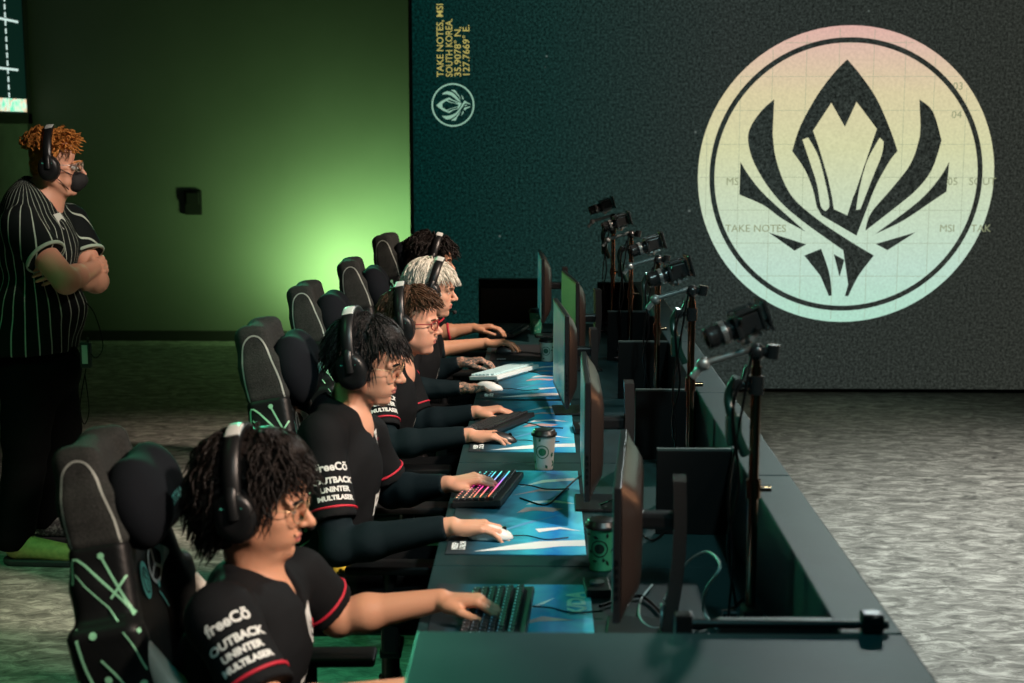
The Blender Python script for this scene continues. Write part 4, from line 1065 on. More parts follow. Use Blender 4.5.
def strands(mb, H, n, rnd, region, length, rad=.006, flow=None, curl=0.0, lift=.008, grav=.5, curlf=55, segs=8, shell=(.104, .083, .096), c0=(-.012, 0, .034), taper=.25, pushout=1.0, band=1.10, bx=-.004, bt=-.08):
    cx = Vector(c0); got = 0; tries = 0
    while got < n and tries < n * 40:
        tries += 1
        d = Vector((rnd.gauss(0, 1), rnd.gauss(0, 1), rnd.gauss(0, 1))).normalized()
        if not region(d): continue
        got += 1
        p = Vector((cx.x + d.x * shell[0] * .93, cx.y + d.y * shell[1] * .93, cx.z + d.z * shell[2] * .93))
        L = rnd.uniform(*length); st = L / segs; ph = rnd.uniform(0, 6.28); ph2 = rnd.uniform(0, 6.28)
        nrm = Vector((d.x / shell[0], d.y / shell[1], d.z / shell[2])).normalized()
        fl = flow(d) if flow else Vector((0, 0, -1))
        t = (fl - nrm * fl.dot(nrm));
        t = (t.normalized() if t.length > 1e-4 else nrm) + nrm * .35
        pts = [p]; off = lift * rnd.uniform(.3, 1.5)
        for i in range(segs):
            q = Vector(((p.x - cx.x) / shell[0], (p.y - cx.y) / shell[1], (p.z - cx.z) / shell[2])); ql = q.length
            nrm = Vector((q.x / shell[0], q.y / shell[1], q.z / shell[2])).normalized()
            t = (t + Vector((0, 0, -grav * .4)) + fl * .25).normalized()
            a = i * st * curlf; side = t.cross(nrm)
            w = side * (math.sin(a + ph) * curl) + nrm * (math.cos(a * 1.1 + ph2) * curl * .6)
            p = p + (t + w).normalized() * st
            q = Vector(((p.x - cx.x) / shell[0], (p.y - cx.y) / shell[1], (p.z - cx.z) / shell[2])); m_ = 1 + off / .09
            if q.length < m_: q = q.normalized() * (q.length + (m_ - q.length) * pushout); p = Vector((cx.x + q.x * shell[0], cx.y + q.y * shell[1], cx.z + q.z * shell[2]))
            if abs(p.x - bx - bt * (p.z + .012)) < .032:
                q = Vector(((p.x - cx.x) / shell[0], (p.y - cx.y) / shell[1], (p.z - cx.z) / shell[2]))
                if q.length > band: q *= band / q.length; p = Vector((cx.x + q.x * shell[0], cx.y + q.y * shell[1], cx.z + q.z * shell[2]))
            pts.append(p)
        r = rad * rnd.uniform(.6, 1.25)
        rs = [r * .7] + [r * (1 - (1 - taper) * (i / segs) ** 2.2) for i in range(1, segs)] + [r * .12]
        mb.tube([H @ q for q in pts], rs, n=6, squash=(1, .6))

def make_headset(H, label, boom=True, tilt=-8, group='headsets worn by the players', cupx=-.004, big=1.0, boomcol=None):
    base = H @ Vector((0, 0, -.02))
    root = empty('headset', tuple(base), 0, label, 'headset', group)
    bpy.context.view_layer.update()
    T = H @ Matrix.Translation((cupx, 0, -.012)) @ Matrix.Rotation(math.radians(tilt), 4, 'Y')
    mb = MB(); pts = []
    n = 26; ry, rz = .108 * big, .150 * big
    def arc(t, k=0.0): a = math.pi * t; return Vector((0, -math.cos(a) * (ry + k), math.sin(a) ** .9 * (rz + k)))
    def band(w, th, k0, m, t0=.0, t1=1.0, nn=30):
        vs = []; fs = []
        for i in range(nn + 1):
            t = t0 + (t1 - t0) * i / nn; p = arc(t, k0); q = arc(t, k0 + th)
            for x in (-w, w): vs.append(Vector((x, p.y, p.z)))
            for x in (w, -w): vs.append(Vector((x * .8, q.y, q.z)))
        for i in range(nn):
            for j in range(4): fs.append((i * 4 + j, i * 4 + (j + 1) % 4, (i + 1) * 4 + (j + 1) % 4, (i + 1) * 4 + j))
        fs += [(0, 1, 2, 3), (nn * 4 + 3, nn * 4 + 2, nn * 4 + 1, nn * 4)]
        mbb = MB(); mbb.add([T @ v for v in vs], fs, None, None, True); return mbb
    band(.019, .011, .0, m_hs, .06, .94).build('headband', m_hs, root, world=True)
    band(.017, .006, -.006, m_hsc, .22, .78).build('headband_pad', m_hsc, root, world=True)
    band(.0165, .0018, .011, m_hsw, .36, .47, 8).build('headband_mark', m_hsw, root, world=True)
    for s_ in (-1, 1):
        cM = T @ Matrix.Translation((0, s_ * .090 * big, .0)) @ Matrix.Rotation(math.radians(-90 * s_), 4, 'X')
        cup_ = empty('ear_cup', tuple(base)); cup_.location = (0, 0, 0); cup_.parent = root
        mb = MB(); S1 = Matrix.Diagonal((1, 1.22, 1, 1))
        mb.lathe([(0, .032), (.020, .034), (.036, .032), (.043, .025), (.046, .012), (.045, .004), (.038, 0), (0, 0)], m_hs, 32, cM @ S1)
        mb.build('shell', None, cup_, world=True)
        mb = MB(); mb.lathe([(.024, -.020), (.038, -.020), (.045, -.014), (.047, -.006), (.044, .003), (.030, .004)], m_hsc, 32, cM @ S1); mb.build('cushion', None, cup_, world=True)
        mb = MB(); mb.add([cM @ Vector(p) for p in [(-.024, -.0230 * s_, .0335), (.020, -.0205 * s_, .0335), (.020, -.0235 * s_, .0330), (-.024, -.0265 * s_, .0325)]], [(0, 1, 2, 3)])
        mb.build('cup_glint', m_hst, cup_, world=True)  # teal glint on the cup, painted as a thin line
        mb = MB(); a = T @ Vector((-.0, s_ * (.112 * big), -.006))
        mb.tube([T @ Vector((x, s_ * yy * big, z_)) for x, yy, z_ in [(0, .121, .0), (0, .119, .045), (0, .104, .062)]], .008, n=8, squash=(1, 1.6), up=(0, 1, 0)); mb.build('yoke', m_hs, cup_, world=True)
    if boom:
        p = [T @ Vector(q) for q in [(0, .115, -.030), (.035, .112, -.055), (.075, .085, -.072), (.108, .040, -.070)]]
        b_ = MB(); b_.tube(catmull(p, 6), .0028, n=8); b_.build('mic_boom', m_hs, root, world=True)
        b_ = MB(); b_.ball(tuple(p[-1] + (p[-1] - p[-2]).normalized() * .006), .0095); b_.build('mic_foam', m_hsc, root, world=True)
    return root

def make_glasses(H, label, col, thick=.0018, lens=(.026, .019), arm=True, metal=.6, cat='glasses'):
    root = empty('glasses', tuple(H @ Vector((.1, 0, 0))), 0, label, cat, None); bpy.context.view_layer.update()
    m = mat('frame_%d_%d' % (int(col[0] * 99), int(col[2] * 99)), col, rough=.3, metal=metal)
    mb = MB()
    for s_ in (-1, 1):
        pts = []
        for i in range(25):
            a = 2 * math.pi * i / 24; cx, sx = math.cos(a), math.sin(a)
            pts.append(H @ Vector((.103 - abs(s_ * .033 + cx * lens[0]) ** 2 * 5, s_ * .033 + math.copysign(abs(cx) ** .8, cx) * lens[0], -.004 + math.copysign(abs(sx) ** .8, sx) * lens[1])))
        mb.tube(pts, thick, n=6, caps=False)
    mb.tube([H @ Vector(p) for p in [(.102, -.009, .004), (.106, 0, .006), (.102, .009, .004)]], thick, n=6)
    mb.build('rim', m, root, world=True)
    for s_ in (-1, 1):
        mb = MB(); mb.tube([H @ Vector(p) for p in [(.086, s_ * .059, .004), (.078, s_ * .070, .004), (.03, s_ * .080, .002), (-.005, s_ * .084, .0)]], thick, n=6); mb.build('temple_arm', m, root, world=True)
    gl = bpy.data.materials.get('clear_lens')
    if not gl:
        gl = mat('clear_lens', (.9, .95, .95), rough=.03); bs = gl.node_tree.nodes['Principled BSDF']; bs.inputs['Transmission Weight'].default_value = 1.0; bs.inputs['IOR'].default_value = 1.02; bs.inputs['Alpha'].default_value = .25
    for s_ in (-1, 1):
        vs, fs = disc(0, 0, lens[0] * .96, lens[1] * .96, 20); mb = MB()
        mb.add([H @ Vector((.103 - (abs(s_ * .033 + p[0])) ** 2 * 5, s_ * .033 + p[0], -.004 + p[1])) for p in vs], fs); mb.build('lens', gl, root, world=True)
    return root

def eyes(H, root):
    for s_ in (-1, 1):
        mb = MB(); mb.ball((.0725, s_ * .0305, -.0050), .0122, m_eyew, H); mb.ball((.0800, s_ * .0300, -.0065), (.0058, .0056, .0056), m_eyei, H); mb.build('eye', None, root, world=True)
def brows(H, root, m, z=.0165, th=.0042):
    for s_ in (-1, 1):
        mb = MB(); mb.tube([H @ Vector(p) for p in [(.0955, s_ * .013, z - .003), (.094, s_ * .028, z + .001), (.083, s_ * .046, z - .002), (.075, s_ * .053, z - .006)]], [th * .7, th, th * .8, th * .3], n=8)
        mb.build('eyebrow', m, root, world=True)

def sleeve_print(bv, jr, hem, sh, nrm, root, lines, size=.020, w=None, up=None):
    """lines of words laid on the outer side of the sleeve; hem and shoulder give the up direction"""
    mb = MB(); U = (Vector(sh) - Vector(hem)).normalized() if up is None else Vector(up).normalized(); nrm = Vector(nrm); nrm = (nrm - U * nrm.dot(U)).normalized(); right = U.cross(nrm)
    o = Vector(hem)
    for (tx, d, sz, dx) in lines:
        vs, fs = text_mesh(tx, sz, .0010, 'CENTER'); M = frame(o + U * d + nrm * .15 + right * dx, right, U)
        project(mb, (vs, fs), M, bv, None, .0015, .3)
    return mb

def player(label, H, neck, shR, elR, wrR, shL, elL, wrL, handR, handL, hips, sk, longsleeve=(True, True), sleeve_cut=.76, fat=1.0, headkw={}, vox=.0034, seed=1, jersey_fat=1.0, headscale=1.0, tattoo=False, cuffs=(0.94, .94), wrist_extra=None, arm_fat=1.0, chestx=0.0):
    root = empty('person', tuple(hips[:2]) + (0,), 0, label, 'person', 'esports players seated at the desks')
    bpy.context.view_layer.update()
    neck, shR, elR, wrR, shL, elL, wrL, hips = map(Vector, (neck, shR, elR, wrR, shL, elL, wrL, hips))
    H = H @ Matrix.Scale(headscale, 4) if headscale != 1 else H
    S = Sculpt(vox)
    add_head(S, H, **headkw)
    nk = H @ Vector((-.028, 0, -.055))
    S.cap(nk, neck, .051, .052, .03); S.cap(H @ Vector((.0, 0, -.075)), neck + Vector((.012, 0, .01)), .040, .042, .03)
    mid = (shR + shL) / 2; spine = (neck - hips).normalized()
    S.cap(neck + Vector((0, 0, -.03)), shR, .040, .045, .04); S.cap(neck + Vector((0, 0, -.03)), shL, .040, .045, .04)
    S.cap(neck + Vector((0, 0, -.05)), mid + (hips - mid) * .45, .085, .09, .04)
    add_arm(S, shR, elR, wrR, arm_fat); add_arm(S, shL, elL, wrL, arm_fat)
    tr = add_hand(S, wrR, *handR['d'], 1, **handR['k']); tl = add_hand(S, wrL, *handL['d'], -1, **handL['k'])
    Hi = H.inverted(); Hm = np.array(Hi)
    def mf(c):
        q = c @ Hm[:3, :3].T + Hm[:3, 3]
        lip = (q[:, 0] > .072) & (np.abs(q[:, 1]) < .023 - np.abs(q[:, 2] + .0665) * .9) & (q[:, 2] > -.0785) & (q[:, 2] < -.0565) & (q[:, 0] > .0835 - .0)
        return lip.astype(int)
    S.mesh('body', None, parent=root, matfn=mf, mats=[sk, m_lip])
    # jersey
    J = Sculpt(.0055)
    chest = mid + (hips - mid) * .28 + Vector((.010 + chestx, 0, 0)); belly = mid + (hips - mid) * .66 + Vector((.012, 0, 0))
    ang = math.degrees(math.atan2(mid.x - hips.x, mid.z - hips.z))
    J.ell(chest, (.128 * fat, .180 * fat, .175), .05, rot=(0, ang, 0)); J.ell(belly, (.130 * fat * jersey_fat, .172 * fat * jersey_fat, .19), .06, rot=(0, ang, 0))
    J.ell(hips + Vector((0, 0, .05)), (.15 * fat, .19 * fat, .13), .05)
    J.cap(neck + Vector((-.012, 0, -.016)), shR + Vector((0, 0, -.004)), .068, .060, .05); J.cap(neck + Vector((-.012, 0, -.016)), shL + Vector((0, 0, -.004)), .066, .060, .05)
    ends = []
    for (sh, el) in ((shR, elR), (shL, elL)):
        ax = (el - sh).normalized(); end = sh + (el - sh) * sleeve_cut
        J.cap(sh, el, .064 * fat, .066 * fat, .03, clip=[(tuple(end), tuple(ax))]); ends.append((end, ax))
    J.ell(neck + Vector((-.045, 0, .012)), (.040, .072, .045), .04)
    # neck opening with a V in front
    J.cap(neck + Vector((.004, 0, .012)), neck + Vector((.03, 0, .13)), .052, .070, .012, sub=True)
    J.ell(neck + Vector((.082, 0, -.005)), (.048, .026, .060), .01, sub=True, rot=(0, -25, 0))
    J.mesh('jersey', m_jer, disp=folds(seed), parent=root); bv = J.bvh()
    # v-neck collar lines / red trim bands at the hems
    for (end, ax) in ends:
        mb = MB(); fr = ax.to_track_quat('Z', 'Y').to_matrix().to_4x4(); fr.translation = end - ax * .026
        mb.torus((0, 0, 0), .0655 * fat, .0038, 'Z', None, fr, n=40, k=8)
        mb.build('sleeve_trim', m_red, root, world=True)
    # long undersleeves
    for q, (sh, el, wr, end) in enumerate(((shR, elR, wrR, ends[0][0]), (shL, elL, wrL, ends[1][0]))):
        if not longsleeve[q]: continue
        U = Sculpt(.0045); f = arm_fat * 1.12; cu = cuffs[q]; ax = (wr - el).normalized(); ce = el + (wr - el) * cu
        U.cap(sh + (el - sh) * .4, el, .050 * f, .041 * f, .02); m = el.lerp(wr, .28)
        U.ell(el, (.041 * f,) * 3, .02)
        if cu > .3: U.cap(el, m, .042 * f, .045 * f, .02); U.cap(m, wr, .045 * f, .0275 * f, .02, clip=[(tuple(ce), tuple(ax))])
        else: U.cap(el, wr, .044 * f, .040 * f, .02, clip=[(tuple(ce), tuple(ax))])
        U.mesh('undersleeve', m_sleeve, disp=folds(seed + 9 + q, .0022, 1.6), parent=root)
    # trousers and shoes, under the desk
    Tt = Sculpt(.010)
    for s_, yo in ((-1, -.11), (1, .11)):
        kn = Vector((hips.x + .44, hips.y + yo * 1.5, .52)); an = Vector((kn.x + .02, kn.y, .12))
        Tt.cap(hips + Vector((0, yo, .0)), kn, .095, .070, .05); Tt.cap(kn, an, .068, .052, .03)
    Tt.cap(hips + Vector((-.02, -.08, .03)), hips + Vector((-.02, .08, .03)), .125, .125, .05)
    Tt.mesh('trousers', m_trou, disp=folds(seed + 3, .004), parent=root)
    for yo in (-.11, .11):
        kn = Vector((hips.x + .44, hips.y + yo * 1.5, .52)); Sh = Sculpt(.006)
        Sh.cap((kn.x + .01, kn.y, .055), (kn.x + .15, kn.y + yo * .1, .040), .046, .040, .03, clip=[((0, 0, .004), (0, 0, -1))]); Sh.cap((kn.x + .02, kn.y, .12), (kn.x + .02, kn.y, .05), .045, .045, .03)
        Sh.mesh('shoe', mat('dark_shoe', (.05, .05, .05), rough=.6), parent=root)
    return root, bv, ends, tr, tl, H

SKIN1 = skin_mat('skin_light_olive', (.60, .30, .185)); SKIN2 = skin_mat('skin_fair', (.64, .33, .22)); SKIN3 = skin_mat('skin_fair_pink', (.66, .33, .225)); SKIN5 = skin_mat('skin_tan', (.52, .27, .165))
def ink_skin():
    m, nt, b = node_mat('skin_tattooed'); tc = N(nt, 'ShaderNodeTexCoord'); v = N(nt, 'ShaderNodeTexNoise', i_Scale=46.0, i_Detail=4.0, i_Distortion=2.5)
    cr = ramp(nt, [(.40, (.055, .065, .065)), (.50, (.20, .16, .13)), (.60, (.62, .32, .22))]); sp = N(nt, 'ShaderNodeSeparateXYZ'); mr = N(nt, 'ShaderNodeMapRange', n1=0, n2=1)
    gt = N(nt, 'ShaderNodeMath', operation='LESS_THAN'); gt.inputs[1].default_value = .92; mx = N(nt, 'ShaderNodeMix', data_type='RGBA'); mx.inputs[6].default_value = (.64, .34, .23, 1)
    L = nt.links.new; L(tc.outputs['Object'], v.inputs['Vector']); L(v.outputs[0], cr.inputs[0]); L(tc.outputs['Object'], sp.inputs[0]); L(sp.outputs[2], gt.inputs[0]); L(gt.outputs[0], mx.inputs[0]); L(cr.outputs[0], mx.inputs[7])
    L(mx.outputs[2], b.inputs['Base Color']); b.inputs['Roughness'].default_value = .5; b.inputs['Subsurface Weight'].default_value = .08; b.inputs['Subsurface Radius'].default_value = (.01, .005, .003); b.inputs['Subsurface Scale'].default_value = .8
    return m
def hair_mat(n, c, c2, rough=.5): return mat(n, c, rough=rough, spec=.22, noise=(60, c2, .35, .7), bump=(150, .5))
HB = hair_mat('hair_black_brown', (.0055, .0042, .004), (.013, .009, .0075)); HBL = hair_mat('hair_near_black', (.006, .0055, .0055), (.014, .012, .012)); HBR = hair_mat('hair_brown', (.055, .028, .016), (.11, .055, .03)); HPL = hair_mat('hair_platinum', (.62, .60, .52), (.80, .78, .68), .5); HGI = hair_mat('hair_ginger', (.42, .16, .035), (.62, .26, .06), .6)

def D(dx, dy, dz): return Vector((dx, dy, dz))
def desk(x, y, h): return Vector((x, y, DESK_Z + h))
PRINTS = [('MULTILASER', .044, .0180, 0), ('UNINTER', .067, .0195, 0), ('OUTBACK', .091, .0230, 0), ('freeCō', .126, .031, 0)]

# ---------------- player one (nearest)
hc = P(259, 499, 2.95); H1 = head_frame(hc, -3, 8, 0)
root, bv, ends, tr, tl, H1 = player('curly haired bearded person in black jersey, bare arm reaching to the blue lit keyboard', H1,
    P(256, 590, 2.97), P(222, 618, 2.74), P(272, 716, 2.66), desk(-.235, P(300, 700, 2.62).y + .06, .055),
    P(296, 578, 3.16), P(338, 618, 3.22), P(441, 600, 3.20),
    dict(d=(D(1, .05, -.05), D(0, 0, 1)), k=dict(curl=(30, 30, 20))), dict(d=(D(1, -.10, .02), D(0, .1, 1)), k=dict(curl=(34, 30, 18), spread=6)),
    P(188, 800, 2.98), SKIN1, longsleeve=(False, False), sleeve_cut=.78, headkw=dict(nose=1.25, jaw=1.1), seed=11, fat=1.04, headscale=1.0)
eyes(H1, root); brows(H1, root, HB, th=.005)
rnd = random.Random(3); mb = MB()
S = Sculpt(.006); S.ell((-.022, 0, .045), (.108, .090, .096), .02, M=H1); S.ell((-.062, 0, -.035), (.062, .078, .085), .03, M=H1); S.cap((.045, 0, .105), (.0, 0, .115), .04, .04, .03, M=H1)
S.ell((.090, 0, -.010), (.070, .068, .068), .02, sub=True, M=H1); S.ell((.055, 0, -.09), (.09, .09, .055), .02, sub=True, M=H1)
strands(mb, H1, 1500, rnd, lambda d: d.x < .45 and d.z > -.75 and not (d.x > .15 and d.z < -.1), (.05, .11), .0030, flow=lambda d: Vector((.1 if d.x > 0 else -.35, d.y * .5, -.6)), curl=.6, lift=.020, grav=.7, curlf=75, segs=10, bx=-0.018, bt=-0.26)
strands(mb, H1, 260, rnd, lambda d: d.x > .15 and d.z > .42, (.045, .085), .0036, flow=lambda d: Vector((.8, d.y * .8, -.2)), curl=.75, lift=.010, grav=.6, curlf=80, segs=9, bx=-0.018, bt=-0.26)
h = S.mesh('hair', HB, disp=folds(5, .006, 2.5), parent=root); mb.build('hair_locks', HB, h, world=True)
# thin beard and moustache
mb = MB(); rb = random.Random(5)
for i in range(420):
    a = rb.uniform(-1.2, 1.2); zz = rb.uniform(-.112, -.070); yy = math.sin(a) * .052; xx = .086 - (abs(yy) / .056) ** 2 * .062
    if zz > -.085 and abs(yy) < .03: continue
    o = H1 @ Vector((xx - .004 + (-.012 if zz < -.1 else 0), yy, zz)); mb.tube([o, o + (H1.to_3x3() @ Vector((.004, rb.uniform(-.003, .003), -.006)))], [.0009, .0003], n=4, caps=False)
for i in range(90):
    yy = rb.uniform(-.024, .024); o = H1 @ Vector((.094 - abs(yy) * .35, yy, -.0545)); mb.tube([o, o + (H1.to_3x3() @ Vector((.003, yy * .15, -.006)))], [.0010, .0003], n=4, caps=False)
mb.build('beard', HB, root, world=True)
mb = sleeve_print(bv, root, ends[0][0], (Vector(P(222, 618, 2.74))), (.35, -1, .35), root, PRINTS); mb.build('sleeve_print', m_whi, root, world=True)
def chest_print(bv, c, root, kind='k', s_=1.0, nrm=(1, -.55, .15)):
    """big pale crest and letters on the jersey front"""
    mb = MB(); M = frame(Vector(c) + Vector(nrm).normalized() * .25, Vector((0, 0, 1)).cross(Vector(nrm)), (0, 0, 1))
    if kind == 'crest':
        project(mb, ([(-.025 * s_, .03 * s_, 0), (.025 * s_, .03 * s_, 0), (.025 * s_, -.01 * s_, 0), (0, -.035 * s_, 0), (-.025 * s_, -.01 * s_, 0), (0, 0, 0)], [(0, 1, 5), (1, 2, 5), (2, 3, 5), (3, 4, 5), (4, 0, 5)]), M, bv, m_whi, .002, .5)
        project(mb, strip([(-.012 * s_, .02 * s_), (-.014 * s_, -.012 * s_), (.004 * s_, -.022 * s_)], .005 * s_), M, bv, m_jer, .0035, .5); project(mb, strip([(.0, .02 * s_), (.012 * s_, .012 * s_), (.0, .0), (.012 * s_, -.012 * s_)], .004 * s_), M, bv, m_jer, .0035, .5)
        project(mb, disc(.016 * s_, -.004 * s_, .008 * s_, .008 * s_, 12), M, bv, m_red, .0045, .5)
    else:
        vs, fs = text_mesh(kind, .075 * s_, .003, 'CENTER', .2); project(mb, (vs, fs), M, bv, m_whi, .002, .5)
    return mb.build('chest_print', None, root, world=True)
mid1 = Vector(P(256, 590, 2.97)); chest_print(bv, mid1 + Vector((.13, -.02, -.10)), root, 'crest', 1.2); chest_print(bv, mid1 + Vector((.13, -.03, -.25)), root, 'PRG', 1.0)
mb = MB(); M = frame(Vector(P(232, 590, 2.8)) + Vector((.1, -.12, .2)), (1, .4, 0), (-.3, .5, 1)); vs, fs = text_mesh('ij', .035, .001, 'CENTER'); project(mb, (vs, fs), M, bv, m_whi, .002, .6); mb.build('shoulder_print', None, root, world=True)
make_headset(H1, 'black headset with pale top mark on the curly dark hair, nearest the camera', big=1.06, tilt=-15, cupx=-.018)
make_glasses(H1, 'thin gold rimmed round glasses on the curly haired person nearest the camera', (.55, .38, .22), .0012, (.025, .022))
mouse('pale mouse beside the near edge of the first mat, by the hidden right hand', tuple(Vector((wrx, wry, MZ)) if False else desk(-.15, P(300, 700, 2.62).y + .06, .0045)), 0, (.55, .55, .53))

# ---------------- player two
hc = P(368, 361, 4.12); H2 = head_frame(hc, -6, 12, 3)
w2r = P(452, 526, 3.84); w2l = P(449, 484, 4.30)
root, bv, ends, tr, tl, H2 = player('black haired person with thin glasses and navy undersleeves at the rainbow lit keyboard', H2,
    P(344, 414, 4.14), P(322, 436, 3.95), P(338, 548, 3.86), w2r, P(366, 436, 4.34), P(392, 492, 4.40), w2l,
    dict(d=(D(1, .03, -.02), D(0, 0, 1)), k=dict(curl=(20, 24, 14), spread=4)), dict(d=(D(1, .10, .18), D(0, -.1, 1)), k=dict(curl=(30, 30, 18), spread=6)),
    P(305, 590, 4.14), SKIN2, headkw=dict(), seed=22)
eyes(H2, root); brows(H2, root, HBL)
rnd = random.Random(8); mb = MB()
S = Sculpt(.006); S.ell((-.020, 0, .042), (.104, .084, .092), .02, M=H2); S.ell((-.060, 0, -.020), (.050, .068, .065), .03, M=H2); S.cap((.05, -.02, .085), (.05, .02, .085), .035, .035, .03, M=H2)
S.ell((.088, 0, -.030), (.070, .070, .066), .02, sub=True, M=H2); S.ell((.055, 0, -.09), (.09, .09, .055), .02, sub=True, M=H2)
strands(mb, H2, 1100, rnd, lambda d: d.x < .38 and d.z > -.45, (.04, .062), .0026, flow=lambda d: Vector((-.3 if d.x < 0 else .4, d.y * .6, -.5)), curl=.25, lift=.010, grav=.5, curlf=40, segs=8, bx=-0.02, bt=-0.35)
strands(mb, H2, 420, rnd, lambda d: d.x > .10 and d.z > .42, (.045, .080), .0026, flow=lambda d: Vector((1.0, d.y * 1.4, -.25)), curl=.22, lift=.006, grav=.7, curlf=35, segs=9, bx=-0.02, bt=-0.35)
h = S.mesh('hair', HBL, disp=folds(6, .004, 2.5), parent=root); mb.build('hair_locks', HBL, h, world=True)
mb = sleeve_print(bv, root, ends[0][0], (Vector(P(322, 436, 3.95))), (.45, -1, .1), root, PRINTS); mb.build('sleeve_print', m_whi, root, world=True)
n2 = Vector(P(344, 414, 4.14)); chest_print(bv, n2 + Vector((.13, -.06, -.30)), root, 'PR', 1.1, (1, -.7, .1)); chest_print(bv, n2 + Vector((.12, .04, -.12)), root, 'crest', .9)
mb = MB(); M = frame(Vector(P(335, 420, 4.0)) + Vector((.15, -.15, .2)), (1, .3, 0), (-.3, .5, 1)); vs, fs = text_mesh('ij', .035, .001, 'CENTER'); project(mb, (vs, fs), M, bv, m_whi, .002, .6); mb.build('shoulder_print', None, root, world=True)
make_headset(H2, 'black headset with teal lit edge worn over straight black hair, second from the camera', tilt=-20, big=1.06, boom=False, cupx=-.020)
make_glasses(H2, 'thin gold wire glasses on the second player', (.60, .40, .24), .0012, (.026, .020))
mouse('white mouse held beside the rainbow lit keyboard', (w2r.x + .105, w2r.y + .0, MZ), 0, (.72, .72, .70))

# ---------------- player three
hc = P(411, 322, 5.30); H3 = head_frame(hc, -4, 2, 0)
w3r = P(470, 435, 5.02); w3l = P(477, 412, 5.42)
root, bv, ends, tr, tl, H3 = player('brown haired person with red framed glasses, hand on a black mouse', H3,
    P(392, 362, 5.32), P(374, 380, 5.12), P(385, 446, 5.02), w3r, P(402, 380, 5.50), P(420, 424, 5.48), w3l,
    dict(d=(D(1, -.02, .0), D(0, 0, 1)), k=dict(curl=(26, 26, 16), spread=5)), dict(d=(D(1, .05, .12), D(0, 0, 1)), k=dict(curl=(32, 32, 18), spread=6)),
    P(352, 490, 5.32), SKIN3, headkw=dict(fat=1.1, jaw=1.15), seed=33, vox=.0038, fat=1.02)
eyes(H3, root); brows(H3, root, HBR)
rnd = random.Random(12); mb = MB()
S = Sculpt(.006); S.ell((-.020, 0, .042), (.101, .081, .088), .02, M=H3); S.ell((-.060, 0, -.010), (.045, .066, .055), .03, M=H3)
S.ell((.094, 0, -.034), (.066, .072, .070), .02, sub=True, M=H3); S.ell((.055, 0, -.09), (.09, .09, .060), .02, sub=True, M=H3)
strands(mb, H3, 600, rnd, lambda d: d.x < .42 and d.z > -.35, (.025, .045), .0032, flow=lambda d: Vector((-.3, d.y * .6, -.3)), curl=.3, lift=.008, grav=.3, segs=7, bx=-0.016, bt=-0.16)
strands(mb, H3, 380, rnd, lambda d: d.x > .1 and d.z > .5, (.04, .062), .0036, flow=lambda d: Vector((.5, d.y * .9, .1)), curl=.45, lift=.011, grav=.35, curlf=60, segs=8, bx=-0.016, bt=-0.16)
h = S.mesh('hair', HBR, disp=folds(7, .004, 2.5), parent=root); mb.build('hair_locks', HBR, h, world=True)
mb = sleeve_print(bv, root, ends[0][0], (Vector(P(374, 380, 5.12))), (.5, -1, .1), root, PRINTS); mb.build('sleeve_print', m_whi, root, world=True)
chest_print(bv, Vector(P(392, 362, 5.32)) + Vector((.13, -.04, -.28)), root, 'PR', 1.0, (1, -.7, .1))
make_headset(H3, 'black headset with slim pale cup glint over brown hair, third from the camera', tilt=-9, boom=False, cupx=-.016, big=1.03)
make_glasses(H3, 'red framed glasses on the brown haired player', (.26, .010, .015), .0019, (.026, .017), metal=.0)
mouse('black mouse under the hand of the player with red framed glasses', (w3r.x + .105, w3r.y, MZ), 0, (.02, .02, .022))

# ---------------- player four
hc = P(432, 289, 6.30); H4 = head_frame(hc, -4, 6, 0)
w4r = P(464, 388, 6.02); w4l = P(462, 362, 6.44)
root, bv, ends, tr, tl, H4 = player('person with bleached platinum hair and tattooed hands, one hand on a white mouse', H4,
    P(418, 326, 6.32), P(406, 342, 6.12), P(402, 390, 6.04), w4r, P(428, 342, 6.50), P(428, 374, 6.50), w4l,
    dict(d=(D(1, .05, .06), D(0, 0, 1)), k=dict(curl=(32, 32, 18), spread=4)), dict(d=(D(1, .05, .10), D(0, 0, 1)), k=dict(curl=(34, 30, 18), spread=5)),
    P(382, 430, 6.32), ink_skin(), headkw=dict(), seed=44, vox=.004)
eyes(H4, root); brows(H4, root, HBR)
rnd = random.Random(14); mb = MB()
S = Sculpt(.006); S.ell((-.020, 0, .042), (.105, .086, .092), .02, M=H4); S.ell((-.060, 0, -.010), (.045, .066, .055), .03, M=H4)
S.ell((.094, 0, -.032), (.066, .072, .070), .02, sub=True, M=H4); S.ell((.055, 0, -.09), (.09, .09, .060), .02, sub=True, M=H4)
strands(mb, H4, 700, rnd, lambda d: d.x < .4 and d.z > -.35, (.04, .07), .0036, flow=lambda d: Vector((-.2 if d.x < 0 else .5, d.y * .6, -.5)), curl=.25, lift=.012, grav=.5, segs=7, bx=0.006, bt=0.14)
strands(mb, H4, 350, rnd, lambda d: d.x > .15 and d.z > .42, (.045, .075), .0032, flow=lambda d: Vector((1.0, d.y * 1.0, -.3)), curl=.2, lift=.006, grav=.7, curlf=35, segs=8, bx=0.006, bt=0.14)
h = S.mesh('hair', HPL, disp=folds(7, .004, 2.5), parent=root); mb.build('hair_locks', HPL, h, world=True)
chest_print(bv, Vector(P(418, 326, 6.32)) + Vector((.13, -.04, -.26)), root, 'PR', 1.0, (1, -.7, .1))
make_headset(H4, 'black headset with pale top mark on the platinum hair', tilt=8, cupx=.006)
mouse('white mouse under the tattooed hand', (w4r.x + .105, w4r.y, MZ), 0, (.74, .76, .76))

